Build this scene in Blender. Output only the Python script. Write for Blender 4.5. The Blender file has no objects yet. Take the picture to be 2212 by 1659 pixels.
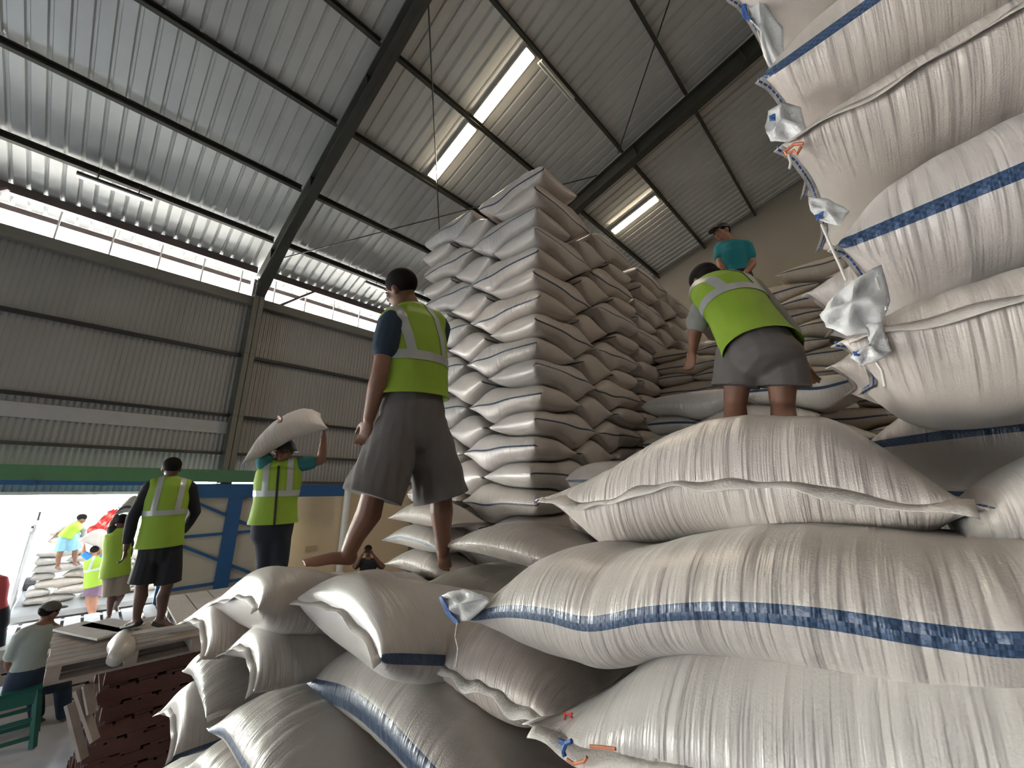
import bpy, bmesh, math, random
import numpy as np
from mathutils import Vector, Matrix
R = math.radians
random.seed(7)
SC = bpy.context.scene
COL = SC.collection

# ------------------------------------------------------------------ camera, world, light, exposure
EYE = Vector((0, 0, 3.1))
FPX, CX, CY = 863.342, 1106.0, 829.5
CM = (Matrix.Rotation(R(44.3227), 3, 'Z') @ Matrix.Rotation(R(103.4833), 3, 'X') @ Matrix.Rotation(R(1.22605), 3, 'Z'))
cd = bpy.data.cameras.new('camera'); cam = bpy.data.objects.new('camera', cd); COL.objects.link(cam)
cd.sensor_width = 36; cd.lens = FPX / 2212 * 36; cd.clip_start = 0.02; cd.clip_end = 400
cam.matrix_world = Matrix.Translation(EYE) @ CM.to_4x4()
SC.camera = cam
SC.view_settings.view_transform = 'Standard'; SC.view_settings.look = 'None'
SC.view_settings.gamma = 1; SC.view_settings.use_curve_mapping = False
SC.view_settings.exposure = 0.22
SC.cycles.use_denoising = True
SC.cycles.max_bounces = 8; SC.cycles.diffuse_bounces = 5; SC.cycles.glossy_bounces = 4
SC.cycles.sample_clamp_indirect = 30

W = bpy.data.worlds.new('world'); SC.world = W; W.use_nodes = True
nt = W.node_tree; nt.nodes.clear()
wo = nt.nodes.new('ShaderNodeOutputWorld'); bg = nt.nodes.new('ShaderNodeBackground')
tc = nt.nodes.new('ShaderNodeTexCoord'); sx = nt.nodes.new('ShaderNodeSeparateXYZ'); cr = nt.nodes.new('ShaderNodeValToRGB')
mp = nt.nodes.new('ShaderNodeMapRange'); mp.inputs[1].default_value = -0.5; mp.inputs[2].default_value = 0.5
nt.links.new(tc.outputs['Generated'], sx.inputs[0]); nt.links.new(sx.outputs[2], mp.inputs[0]); nt.links.new(mp.outputs[0], cr.inputs[0])
el = cr.color_ramp.elements
el[0].position = 0.0; el[0].color = (0.55, 0.6, 0.62, 1)
el[1].position = 1.0; el[1].color = (0.80, 0.92, 1.0, 1)
e = el.new(0.48); e.color = (0.72, 0.78, 0.8, 1)
e = el.new(0.53); e.color = (1, 1, 1, 1)
nt.links.new(cr.outputs[0], bg.inputs[0]); bg.inputs[1].default_value = 4.6
nt.links.new(bg.outputs[0], wo.inputs[0])

def area(name, loc, target, sx_, sy_, power, color=(1, 1, 1), portal=False):
    l = bpy.data.lights.new(name, 'AREA'); l.shape = 'RECTANGLE'; l.size = sx_; l.size_y = sy_; l.energy = power; l.color = color
    o = bpy.data.objects.new(name, l); COL.objects.link(o); o.location = loc
    d = Vector(target) - Vector(loc); o.rotation_euler = d.to_track_quat('-Z', 'Z' if abs(d.normalized().z) < .9 else 'Y').to_euler()
    if portal: l.cycles.is_portal = True
    return o
sl = bpy.data.lights.new('sun', 'SUN'); sl.energy = 260; sl.angle = R(1); sl.color = (1, .97, .92)
so = bpy.data.objects.new('sun', sl); COL.objects.link(so); so.rotation_euler = Vector((-.6, -.2, -.70)).to_track_quat('-Z', 'Y').to_euler()
# daylight through the openings of the hall
area('portal_door', (-10.3, -3.2, 1.35), (0, -3.2, 1.35), 8.9, 2.8, 1, portal=True)
area('portal_eave', (-10.55, 2.2, 7.5), (0, 2.2, 7.5), 18.5, 0.75, 1, portal=True)
area('portal_rear', (-3.5, -7.8, 1.75), (-3.5, 3, 1.75), 4.5, 3.5, 1, portal=True)

# warm area lights at the lit panels; the last ones are unseen, added fill
for lx, ly, lw in ((-5.53, 3.80, 45), (-4.11, 3.80, 45), (-4.1, 8.53, 45), (6.6, 3.80, 110), (6.6, 8.53, 80), (3.2, -1.0, 50)):
    lz = 7.819 + .3191 * (min(lx, 9 - lx) + 10.5) - .19
    o_ = area('panel_or_fill_light', (lx, ly, lz), (lx - (.5 if lx > 0 else -.4), ly, lz - 1), .2, 1.25, lw, (1.0, .84, .66))
    o_.rotation_euler = (0, R(-17.7 if lx < 4.5 else 17.7), 0); o_.data.size = 1.25; o_.data.size_y = .2

# ------------------------------------------------------------------ pixel helpers: a photo point at a real distance
def ray(x, y): return CM @ Vector(((x - CX) / FPX, -(y - CY) / FPX, -1))
def at(x, y, d):
    r = ray(x, y); return EYE + r * (d / math.hypot(r.x, r.y))
def onx(x, y, X): r = ray(x, y); return EYE + r * (X / r.x)
def ony(x, y, Y): r = ray(x, y); return EYE + r * (Y / r.y)
def onz(x, y, Z): r = ray(x, y); return EYE + r * ((Z - EYE.z) / r.z)

# ------------------------------------------------------------------ object helpers
def tag(o, label=None, cat=None, group=None, kind=None):
    if label: o['label'] = label
    if cat: o['category'] = cat
    if group: o['group'] = group
    if kind: o['kind'] = kind
    return o
def link(name, me, m=None, parent=None):
    o = bpy.data.objects.new(name, me); COL.objects.link(o)
    if m is not None and not me.materials: me.materials.append(m)
    if parent is not None: o.parent = parent
    return o
def empty(name, loc=(0, 0, 0)):
    o = bpy.data.objects.new(name, None); COL.objects.link(o); o.location = loc; o.empty_display_size = .1; return o
def rooted(root, ch):
    "parent keeping world place"
    ch.parent = root; ch.matrix_parent_inverse = Matrix.Translation(-Vector(root.location)); return ch
def bmo(name, bm, m, parent=None, smooth=False):
    me = bpy.data.meshes.new(name); bmesh.ops.recalc_face_normals(bm, faces=bm.faces[:]); bm.to_mesh(me); bm.free()
    if smooth:
        for p in me.polygons: p.use_smooth = True
    o = link(name, me, m)
    if parent is not None: rooted(parent, o)
    return o
def box(bm, x0, x1, y0, y1, z0, z1, mtx=None):
    vs = [bm.verts.new((x, y, z)) for x in (x0, x1) for y in (y0, y1) for z in (z0, z1)]
    for f in ((0, 1, 3, 2), (4, 6, 7, 5), (0, 4, 5, 1), (2, 3, 7, 6), (0, 2, 6, 4), (1, 5, 7, 3)): bm.faces.new([vs[i] for i in f])
    if mtx is not None:
        for v in vs: v.co = mtx @ v.co
    return vs
def bar(bm, a, b, w, h=None, up=(0, 0, 1)):
    "box beam from a to b"
    a = Vector(a); b = Vector(b); h = h or w; t = (b - a); L = t.length; t.normalize()
    s = t.cross(Vector(up)); 
    if s.length < 1e-4: s = t.cross(Vector((1, 0, 0)))
    s.normalize(); u = s.cross(t)
    M_ = Matrix((s, t, u)).transposed().to_4x4(); M_.translation = a
    box(bm, -w / 2, w / 2, 0, L, -h / 2, h / 2, M_)
def tube(bm, pts, r, n=8, cap=True):
    pts = [Vector(p) for p in pts]; rings = []
    rr = r if isinstance(r, (list, tuple)) else [r] * len(pts)
    prev = None
    for i, p in enumerate(pts):
        t = (pts[min(i + 1, len(pts) - 1)] - pts[max(i - 1, 0)]).normalized()
        if prev is None:
            s = t.cross(Vector((0, 0, 1)));  s = s if s.length > .1 else t.cross(Vector((1, 0, 0)))
        else: s = prev - t * prev.dot(t)
        s.normalize(); prev = s; u = t.cross(s)
        rings.append([bm.verts.new(p + (s * math.cos(2 * math.pi * k / n) + u * math.sin(2 * math.pi * k / n)) * rr[i]) for k in range(n)])
    for a, b in zip(rings, rings[1:]):
        for k in range(n): bm.faces.new((a[k], a[(k + 1) % n], b[(k + 1) % n], b[k]))
    if cap: bm.faces.new(rings[0][::-1]); bm.faces.new(rings[-1])

# ------------------------------------------------------------------ materials
def nodes(name):
    m = bpy.data.materials.new(name); m.use_nodes = True; t = m.node_tree
    return m, t, t.nodes['Principled BSDF']
def N(t, kind, **kw):
    n = t.nodes.new(kind)
    for k, v in kw.items(): setattr(n, k, v)
    return n
def math_(t, op, a, b=None, c=None):
    n = t.nodes.new('ShaderNodeMath'); n.operation = op
    for i, v in enumerate((a, b, c)):
        if v is None: continue
        if isinstance(v, (int, float)): n.inputs[i].default_value = v
        else: t.links.new(v, n.inputs[i])
    return n.outputs[0]
def mixc(t, f, a, b):
    n = t.nodes.new('ShaderNodeMix'); n.data_type = 'RGBA'
    for i, v in ((0, f), (6, a), (7, b)):
        if isinstance(v, (int, float)): n.inputs[i].default_value = v
        elif isinstance(v, tuple): n.inputs[i].default_value = v + (1,) if len(v) == 3 else v
        else: t.links.new(v, n.inputs[i])
    return n.outputs[2]
def noise(t, vec, scale, detail=3, rough=.5):
    n = t.nodes.new('ShaderNodeTexNoise'); n.inputs['Scale'].default_value = scale; n.inputs['Detail'].default_value = detail; n.inputs['Roughness'].default_value = rough
    if vec is not None: t.links.new(vec, n.inputs['Vector'])
    return n.outputs['Fac']
def mapping(t, vec, s=(1, 1, 1), l=(0, 0, 0)):
    n = t.nodes.new('ShaderNodeMapping'); n.inputs['Scale'].default_value = s; n.inputs['Location'].default_value = l; t.links.new(vec, n.inputs[0]); return n.outputs[0]
def bump(t, b, h, strength=.5, dist=.01, prev=None):
    n = t.nodes.new('ShaderNodeBump'); n.inputs['Strength'].default_value = strength; n.inputs['Distance'].default_value = dist
    t.links.new(h, n.inputs['Height'])
    if prev is not None: t.links.new(prev, n.inputs['Normal'])
    t.links.new(n.outputs[0], b.inputs['Normal']); return n.outputs[0]
def mat(name, col, rough=.6, metal=0., var=.12, scale=6, bmp=0., bscale=80, emit=None, es=0, spec=None):
    m, t, b = nodes(name)
    co = N(t, 'ShaderNodeTexCoord').outputs['Object']
    f = noise(t, co, scale)
    lo = tuple(c * (1 - var) for c in col); hi = tuple(min(1, c * (1 + var)) for c in col)
    t.links.new(mixc(t, f, lo, hi), b.inputs['Base Color'])
    b.inputs['Roughness'].default_value = rough; b.inputs['Metallic'].default_value = metal
    if spec is not None: b.inputs['Specular IOR Level'].default_value = spec
    if bmp: bump(t, b, noise(t, co, bscale), bmp, .005)
    if emit: b.inputs['Emission Color'].default_value = emit + (1,); b.inputs['Emission Strength'].default_value = es
    return m
def sack_mat(name, stripe=True, fine=False, col=(.53, .485, .455), width=.0055, end=False, blue=((.02, .045, .10), (.09, .17, .33))):
    m, t, b = nodes(name)
    uv = N(t, 'ShaderNodeUVMap').outputs[0]; s = N(t, 'ShaderNodeSeparateXYZ'); t.links.new(uv, s.inputs[0]); U, V = s.outputs[0], s.outputs[1]
    oi = N(t, 'ShaderNodeObjectInfo').outputs['Random']
    off = math_(t, 'MULTIPLY', oi, 7.0)
    cv = N(t, 'ShaderNodeCombineXYZ'); t.links.new(math_(t, 'ADD', U, off), cv.inputs[0]); t.links.new(math_(t, 'ADD', V, off), cv.inputs[1])
    co = cv.outputs[0]
    dirt = noise(t, mapping(t, co, (5, 5, 1)), 1.0, 4)
    c = mixc(t, dirt, tuple(x * .86 for x in col), tuple(min(1, x * 1.12) for x in col))
    tint = mixc(t, oi, (.94, .97, 1.0), (1.0, .965, .93))
    mm = N(t, 'ShaderNodeMix', data_type='RGBA', blend_type='MULTIPLY'); mm.inputs[0].default_value = 1
    t.links.new(c, mm.inputs[6]); t.links.new(tint, mm.inputs[7]); c = mm.outputs[2]
    if stripe:
        # woven blue stripe along both long edges
        v2 = math_(t, 'ADD', V, 0.0 if fine else math_(t, 'MULTIPLY', math_(t, 'SUBTRACT', oi, .5), .05))
        fr = math_(t, 'FRACT', math_(t, 'MULTIPLY', v2, 2.0))
        dd = math_(t, 'ABSOLUTE', math_(t, 'SUBTRACT', math_(t, 'FRACT', math_(t, 'ADD', fr, .5)), .5))
        mask = math_(t, 'LESS_THAN', dd, width * 2)
        ch = N(t, 'ShaderNodeTexChecker'); ch.inputs['Scale'].default_value = 1
        t.links.new(mapping(t, uv, (170, 240, 1)), ch.inputs['Vector'])
        wv = noise(t, mapping(t, uv, (130, 60, 1)), 1, 2)
        bc = mixc(t, math_(t, 'MULTIPLY', math_(t, 'ADD', ch.outputs['Fac'], wv), .5), blue[0], blue[1]) if fine else blue[0]
        c = mixc(t, mask, c, bc)
    t.links.new(c, b.inputs['Base Color'])
    b.inputs['Roughness'].default_value = .33; b.inputs['Specular IOR Level'].default_value = .65
    b.inputs['Sheen Weight'].default_value = .15
    # folds run round the girth, strongest near the side edges
    wr = noise(t, mapping(t, co, (46, 2.2, 1)), 1.0, 3, .55)
    wr2 = noise(t, mapping(t, co, (8, 7, 1)), 1.0, 3)
    edge = math_(t, 'ABSOLUTE', math_(t, 'SUBTRACT', math_(t, 'FRACT', math_(t, 'MULTIPLY', V, 2.0)), .5))   # .5 at the side edges
    k = math_(t, 'POWER', math_(t, 'MULTIPLY', edge, 2.0), 2.0)
    h = math_(t, 'ADD', math_(t, 'MULTIPLY', wr, math_(t, 'ADD', math_(t, 'MULTIPLY', k, 1.0), .12)), math_(t, 'MULTIPLY', wr2, .5))
    p = bump(t, b, h, .65 if fine else .5, .015)
    if fine:
        ch2 = N(t, 'ShaderNodeTexChecker'); ch2.inputs['Scale'].default_value = 1; t.links.new(mapping(t, uv, (430, 560, 1)), ch2.inputs['Vector'])
        n2 = noise(t, mapping(t, uv, (300, 330, 1)), 1, 2)
        bump(t, b, math_(t, 'ADD', math_(t, 'MULTIPLY', ch2.outputs['Fac'], .35), n2), .35, .0015, p)
    return m
SACK = [sack_mat('woven_sack_white'), sack_mat('woven_sack_plain', stripe=False), sack_mat('woven_sack_cream', col=(.46, .43, .39), width=.009)]
SACKF = sack_mat('woven_sack_fine_striped', fine=True, width=.0095, blue=((.010, .03, .08), (.05, .10, .20))); SACKP = sack_mat('woven_sack_fine_plain', stripe=False, fine=True)
SACKC = sack_mat('woven_sack_beige_far', col=(.50, .42, .33), width=.007)
M_hem = mat('sack_hem', (.66, .62, .585), .45, bmp=.4, bscale=200)
M_blue = mat('blue_stitch', (.04, .11, .33), .6); M_orange = mat('orange_twine', (.6, .2, .1), .7); M_string = mat('white_string', (.7, .67, .62), .6)
M_zinc = mat('zinc_roof_sheet', (.60, .61, .60), .36, .35, .18, 1.2)
M_wallsheet = mat('grey_wall_sheet', (.30, .295, .285), .5, .2, .1, .8)
M_steel = mat('dark_steel', (.055, .055, .045), .5, .2, .3, 4)
M_steel2 = mat('grey_column_paint', (.16, .155, .13), .55, 0, .15, 3)
M_brown = mat('brown_primer', (.075, .055, .055), .6)
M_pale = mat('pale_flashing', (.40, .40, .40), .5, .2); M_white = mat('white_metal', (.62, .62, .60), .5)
M_green = mat('green_beam_paint', (.075, .19, .095), .5); M_bluep = mat('blue_gate_paint', (.015, .085, .24), .45)
M_bluegrey = mat('blue_grey_sheet', (.20, .27, .33), .5, .2)
M_cream = mat('cream_plaster', (.56, .46, .32), .85, 0, .05, 2); M_panel = mat('gate_panel_grey', (.44, .42, .36), .6, 0, .05)
M_plaster = mat('grey_plaster', (.23, .205, .17), .9, 0, .12, .7)
M_concrete = mat('concrete_floor', (.50, .50, .53), .17, 0, .2, 1.5)
M_outg = mat('outside_concrete', (.7, .7, .68), .9); M_haze = mat('hill_green', (.5, .6, .5), 1)
M_wood = mat('pallet_wood_grey', (.34, .29, .26), .75, 0, .25, 9, .3, 40); M_woodr = mat('pallet_wood_red', (.11, .045, .036), .8, 0, .35, 7, .3, 40)
M_woodw = mat('pallet_wood_pale', (.52, .50, .49), .7, 0, .2, 9, .3, 40)
M_stool = mat('green_plastic', (.01, .10, .075), .35); M_tarp = mat('red_tarp', (.75, .05, .04), .6); M_gt = mat('grey_tarp', (.35, .4, .38), .7)
M_dark = mat('dark_metal', (.02, .02, .02), .5)

# ------------------------------------------------------------------ building shell
XW, YG, YB = -10.5, 11.55, -8.0
TN = math.tan(R(17.7)); Z0 = 7.819                      # roof height over the left wall
XRIDGE = 4.5; ZR = Z0 + TN * (XRIDGE - XW)
def roofz(x): return Z0 + TN * (x - XW) if x <= XRIDGE else ZR - TN * (x - XRIDGE)
XR = 2 * XRIDGE - XW
def roofpt(px, py, off=0.0):
    d = ray(px, py); t = (Z0 + off - TN * XW - EYE.z) / (d.z - TN * d.x); return EYE + d * t

def sheet(name, p0, along, across, length, width, pitch, depth, nrm, m, prof='trap'):
    "corrugated sheet: ribs run along, repeat across"
    bm = bmesh.new(); along = Vector(along).normalized(); across = Vector(across).normalized(); nrm = Vector(nrm)
    xs = []; n = int(width / pitch)
    for i in range(n + 1):
        a = i * pitch
        if prof == 'trap': xs += [(a, 0), (a + pitch * .70, 0), (a + pitch * .78, 1), (a + pitch * .92, 1)]
        else: xs += [(a, 0), (a + pitch * .3, 0), (a + pitch * .5, 1), (a + pitch * .8, 1)]
    pr = [[bm.verts.new(Vector(p0) + across * x + nrm * (h * depth) + along * (L)) for x, h in xs if x <= width] for L in (0, length)]
    for i in range(len(pr[0]) - 1): bm.faces.new((pr[0][i], pr[0][i + 1], pr[1][i + 1], pr[1][i]))
    return tag(bmo(name, bm, m), kind='structure')
ca, sa = math.cos(R(17.7)), math.sin(R(17.7))
sheet('ceiling', (XW - 2.2, YB, roofz(XW - 2.2)), (ca, 0, sa), (0, 1, 0), (XRIDGE - XW + 2.2) / ca, YG - YB + .3, .2, .035, (-sa, 0, ca), M_zinc)
sheet('ceiling', (XRIDGE, YB, ZR), (ca, 0, -sa), (0, 1, 0), (XR - XRIDGE) / ca, YG - YB + .3, .2, .035, (sa, 0, ca), M_zinc)

bm = bmesh.new(); bar(bm, (XRIDGE, YB, ZR + .02), (XRIDGE, YG + .3, ZR + .02), .9, .10); box(bm, XW - 2, XR, YG + .02, YG + .3, 7, 7.2); tag(bmo('ceiling_ridge_cap', bm, M_steel), kind='structure')
ZT = 7.12   # top of the sheet part of the left wall
def wall(name, segs, m):
    bm = bmesh.new()
    for s in segs: box(bm, *s)
    return tag(bmo(name, bm, m), kind='structure')
DY0, DY1 = -7.6, 1.2        # doorway in the left wall
sheet('wall_left', (XW, YB, 2.95), (0, 0, 1), (0, 1, 0), ZT - 2.95, YG - YB, .085, .010, (-1, 0, 0), M_wallsheet, 'w')
wall('wall_left', [(XW - .15, XW, DY1 + 1.9, YG, 0, 2.95), (XW - .15, XW, YB, DY0, 0, 2.95)], M_cream)
bm = bmesh.new()
gx0, gx1 = XW - 1, XR
vs = [bm.verts.new(p) for p in ((XW - .2, YG, 0), (XR, YG, 0), (XR, YG, roofz(XR)), (XRIDGE, YG, ZR), (XW - .2, YG, Z0))]
bm.faces.new(vs); bmo('wall_gable', bm, M_plaster)['kind'] = 'structure'
wall('wall_right', [(XR, XR + .2, YB, YG, 0, roofz(XR))], M_plaster)
wall('wall_back', [(XW, -5.5, YB - .2, YB, 0, 12), (-1.2, XR, YB - .2, YB, 0, 12), (-5.5, -1.2, YB - .2, YB, 3.5, 13.2)], M_plaster)
wall('floor', [(XW, XR, YB, YG, -.1, 0)], M_concrete)
wall('floor_outside', [(-60, XW, -40, 40, -.12, -.02)], M_outg)
bm = bmesh.new()
hs = []
for i in range(25):
    y = -45 + i * 4; hs.append((y, 3.0 + 1.6 * math.sin(i * .7) + 1.2 * math.sin(i * 1.9)))
for i in range(24):
    (ya, ha), (yb, hb) = hs[i], hs[i + 1]
    v = [bm.verts.new(p) for p in ((-58, ya, -.02), (-58, yb, -.02), (-70, yb, hb * .6), (-70, ya, ha * .6))]; bm.faces.new(v)
tag(bmo('hill_outside', bm, M_haze), kind='structure')

tn = [0]
def trim(bm, m):
    tn[0] += 1; return tag(bmo('trim_%d' % tn[0], bm, m), kind='structure')
# purlins (C sections) between the rafters
BAYS = [(YB, 1.9), (2.1, 6.65), (6.87, YG)]
for X in (-9.28, -7.78, -6.27, -4.83, -3.40, -2.03, -0.6, .85, 2.3, 3.8):
    for ya, yb in BAYS:
        bm = bmesh.new(); z = roofz(X) - .03
        Mx = Matrix.Translation((X, 0, z)) @ Matrix.Rotation(-R(17.7), 4, 'Y')
        box(bm, -.03, -.022, ya, yb, -.15, 0, Mx); box(bm, -.03, .03, ya, yb, -.008, 0, Mx); box(bm, -.03, .03, ya, yb, -.15, -.142, Mx)
        trim(bm, M_steel)
for X, dz, w, h in ((-10.33, .0, .10, .16), (-10.85, 0, .08, .10)):
    for ya, yb in BAYS:
        bm = bmesh.new(); z = roofz(X) - .03
        box(bm, X - w / 2, X + w / 2, ya, yb, z - h, z); trim(bm, M_brown)
# pale pyramids at the sheet fixings, standing in for light spots above two purlins
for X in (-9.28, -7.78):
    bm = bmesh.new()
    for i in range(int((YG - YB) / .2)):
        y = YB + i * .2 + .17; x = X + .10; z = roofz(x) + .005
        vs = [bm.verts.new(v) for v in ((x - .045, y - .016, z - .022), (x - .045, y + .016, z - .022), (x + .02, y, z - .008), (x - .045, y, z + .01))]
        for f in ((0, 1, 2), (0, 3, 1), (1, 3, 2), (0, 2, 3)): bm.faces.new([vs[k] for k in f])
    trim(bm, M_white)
# rafters (I beams) with haunch and columns
for Y in (2.0, 6.76):
    bm = bmesh.new(); L = (XRIDGE - (XW + .1)) / ca
    Mx = Matrix.Translation((XW + .1, Y, roofz(XW + .1) - .17)) @ Matrix.Rotation(-R(17.7), 4, 'Y')
    dpt = .34
    box(bm, 0, L, -.09, .09, -.012, 0, Mx); box(bm, 0, L, -.09, .09, -dpt, -dpt + .014, Mx); box(bm, 0, L, -.005, .005, -dpt, 0, Mx)
    # haunch below the rafter end
    vs = [Mx @ Vector(p) for p in ((0, 0, -dpt), (2.0, 0, -dpt), (0, 0, -dpt - .34))]
    for s in (-.006, .006): bm.faces.new([bm.verts.new(v + Vector((0, s, 0))) for v in vs])
    a, b = vs[2], vs[1]; bm.faces.new([bm.verts.new(a + Vector((0, -.09, 0))), bm.verts.new(a + Vector((0, .09, 0))), bm.verts.new(b + Vector((0, .09, 0))), bm.verts.new(b + Vector((0, -.09, 0)))])
    for k in range(6):
        box(bm, k * 2.2 + 1, k * 2.2 + 1.01, -.09, .09, -dpt, 0, Mx)
    trim(bm, M_steel)
    bm = bmesh.new()
    xa, xb = XW + .04, XW + .40
    box(bm, xa, xa + .014, Y - .1, Y + .1, 0, 7.6); box(bm, xb - .014, xb, Y - .1, Y + .1, 0, 7.5); box(bm, xa, xb, Y - .006, Y + .006, 0, 7.6)
    for k in range(5): box(bm, xa, xb, Y - .1, Y + .1, 1.5 + k * 1.4, 1.51 + k * 1.4)
    trim(bm, M_steel2)
# girts on the left wall
for z, h in ((5.70, .07), (4.33, .06), (3.52, .06)):
    for ya, yb in BAYS:
        bm = bmesh.new(); box(bm, XW + .02, XW + .10, ya, yb, z - h / 2, z + h / 2); trim(bm, M_dark if z > 4 else M_steel)
bm = bmesh.new(); box(bm, XW + .02, XW + .035, YB, 1.9, 3.94, 4.19); trim(bm, M_pale)
bm = bmesh.new(); box(bm, XW + .02, XW + .16, YB, YG, 6.92, 7.12); trim(bm, M_steel2)
# pale flashing and little posts in the eave gap
bm = bmesh.new(); box(bm, XW - .1, XW + .05, YB, YG, 7.12, 7.15)
for i in range(int((YG - YB) / .72)):
    y = YB + .3 + i * .72
    bar(bm, (XW - .08, y, 7.13), (XW - .08, y, roofz(XW - .1)), .025, .025)
    bar(bm, (XW - .08, y + .05, 7.17), (XW - .08, y + .67, 7.20), .012, .02)
trim(bm, M_white)
for a, b in (((605, 660), (680, 630)), ((-40, 420), (18, 408))):
    bm = bmesh.new(); bar(bm, onx(a[0], a[1], XW + .12), onx(b[0], b[1], XW + .3), .05, .05); trim(bm, M_brown)
# green lintel beam, blue rail, sheet strip above the opening
bm = bmesh.new(); box(bm, XW + .42, XW + .52, YB, 2.55, 2.935, 3.175); trim(bm, M_green)
bm = bmesh.new(); box(bm, XW + .42, XW + .52, YB, 1.1, 2.865, 2.935)
for k in range(8): box(bm, XW + .52, XW + .56, 1.0 - k * .8 - .04, 1.0 - k * .8 + .04, 2.86, 2.94)
trim(bm, M_bluep)
sheet('wall_above_door', (XW, YB, 2.74), (0, 0, 1), (0, 1, 0), .16, DY1 - YB, .085, .02, (-1, 0, 0), M_bluegrey, 'w')
bm = bmesh.new(); box(bm, XW - .05, XW + .05, YB, DY1, 2.69, 2.74); trim(bm, M_white)
bm = bmesh.new(); box(bm, XW + .02, XW + .09, 2.72, YG, 2.90, 2.96); trim(bm, M_brown)
# roof tie rods
for a, b, off in (((925, 0), (950, 520), -.22), ((600, 560), (1290, 379), -.30), ((1447, 0), (1335, 330), -.26)):
    bm = bmesh.new(); tube(bm, [roofpt(a[0], a[1], off), roofpt(b[0], b[1], off)], .012, 6)
    tag(bmo('tie_rod', bm, M_dark), {925: 'thin dark roof tie rod crossing left of the two long light panels', 600: 'thin dark tie rod running behind the tall sack stack under the roof', 1447: 'thin dark roof tie rod at the upper right between two beams'}[a[0]], 'rod', 'steel tie rods under the roof')

# glowing light panels between the purlins (three)
M_lamp = mat('lamp_glow', (1, .9, .75), .5, emit=(1.0, .83, .58), es=22)
M_lampbody = mat('lamp_housing', (.5, .47, .4), .5)
def roof_lamp(xa, xb, y, label, w=.21):
    root = empty('roof_light', (xa, y, roofz(xa) - .1)); tag(root, label, 'light', 'long light panels under the roof')
    Mx = Matrix.Translation((xa, y, roofz(xa) - .06)) @ Matrix.Rotation(-R(17.7), 4, 'Y'); L = (xb - xa) / ca
    bm = bmesh.new(); box(bm, 0, L, -w / 2, w / 2, -.05, .0, Mx); bmo('housing', bm, M_lampbody, root)
    bm = bmesh.new(); box(bm, .02, L - .02, -w / 2 + .01, w / 2 - .01, -.075, -.051, Mx); bmo('lit_panel', bm, M_lamp, root)
roof_lamp(-6.16, -4.90, 3.80, 'glowing roof light panel, lower of the two end to end above the tall stack')
roof_lamp(-4.76, -3.46, 3.80, 'glowing roof light panel, upper of the two end to end, largest in the photo')
roof_lamp(-4.72, -3.47, 8.53, 'small glowing roof light panel right of the tall sack stack')
# unlit louvred fitting beside the big panel
root = empty('tube_light', roofpt(1200, 172, -.2)); tag(root, 'unlit slim grey tube fitting fixed beside the upper glowing panel', 'light')
bm = bmesh.new(); a_, b_ = roofpt(1166, 132, -.2), roofpt(1237, 215, -.2)
bar(bm, a_, b_, .10, .03); bmo('housing', bm, M_lampbody, root)
for k in (-1, 1):
    bm = bmesh.new(); o_ = Vector((.028 * k, 0, -.025)); tube(bm, [a_ + o_, b_ + o_], .013, 8); bmo('tube', bm, M_white, root)
# hanging fluorescent fittings by the left eave
for (pa, pb, lb) in (((165, 378), (328, 437), 'white hanging tube fitting on two rods at the far left under the roof'), ((788, 611), (905, 655), 'white hanging tube fitting partly behind the head of the walking worker')):
    a_, b_ = roofpt(pa[0], pa[1], -.42), roofpt(pb[0], pb[1], -.42)
    if pa[0] > 700: b_ = a_ + Vector((0, 1.2, 0))
    root = empty('hanging_light', (a_ + b_) / 2); tag(root, lb, 'light', 'hanging tube lights')
    bm = bmesh.new(); bar(bm, a_ + Vector((0, 0, .03)), b_ + Vector((0, 0, .03)), .13, .035); bmo('housing', bm, M_dark, root)
    bm = bmesh.new(); bar(bm, a_ - Vector((0, 0, .0)), b_ - Vector((0, 0, .0)), .10, .03); bmo('reflector', bm, M_white, root)
    for f in (.25, .8):
        p = a_.lerp(b_, f); bm = bmesh.new(); tube(bm, [p + Vector((0, 0, .04)), Vector((p.x, p.y, roofz(p.x) - .15))], .008, 6); bmo('rod', bm, M_dark, root)

# ------------------------------------------------------------------ blue braced gate on the left wall
gate = empty('door_1', (XW + .2, 2.2, 0)); tag(gate, kind='structure')
XGt = XW + .48
bm = bmesh.new(); box(bm, XGt - .03, XGt - .02, 1.22, 3.3, .05, 2.70); bmo('door_panel', bm, M_panel, gate)
bm = bmesh.new(); box(bm, XGt - .02, XGt + .06, 1.12, 4.42, 2.63, 2.90); bmo('top_rail', bm, M_bluep, gate)
for y in (1.26, 2.2, 3.26):
    bm = bmesh.new(); box(bm, XGt - .02, XGt + .05, y - (.12 if y == 2.2 else .05), y + (.12 if y == 2.2 else .05), .05, 2.65); bmo('post', bm, M_bluep, gate)
for (a, b) in (((425, 1086), (560, 1143)), ((395, 1160), (560, 1146)), ((395, 1180), (565, 1247)), ((365, 1275), (565, 1245)), ((365, 1299), (470, 1328)), ((560, 1143), (660, 1110)), ((565, 1247), (660, 1275))):
    bm = bmesh.new(); p, q = onx(a[0], a[1], XGt), onx(b[0], b[1], XGt)
    q.y = min(q.y, 3.25); p.y = min(p.y, 3.25); bar(bm, p, q, .05, .05, (1, 0, 0)); bmo('brace', bm, M_bluep, gate)
root = onx(673, 1185, XW + .02)
bm = bmesh.new(); box(bm, XW, XW + .03, root.y - .13, root.y + .13, root.z - .06, root.z + .06); box(bm, XW + .03, XW + .036, root.y - .04, root.y + .04, root.z - .04, root.z + .04)
tag(bmo('socket_box', bm, mat('socket_beige', (.36, .30, .21), .6)), 'small beige electrical box on the cream wall left of the walking worker', 'socket')
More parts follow.
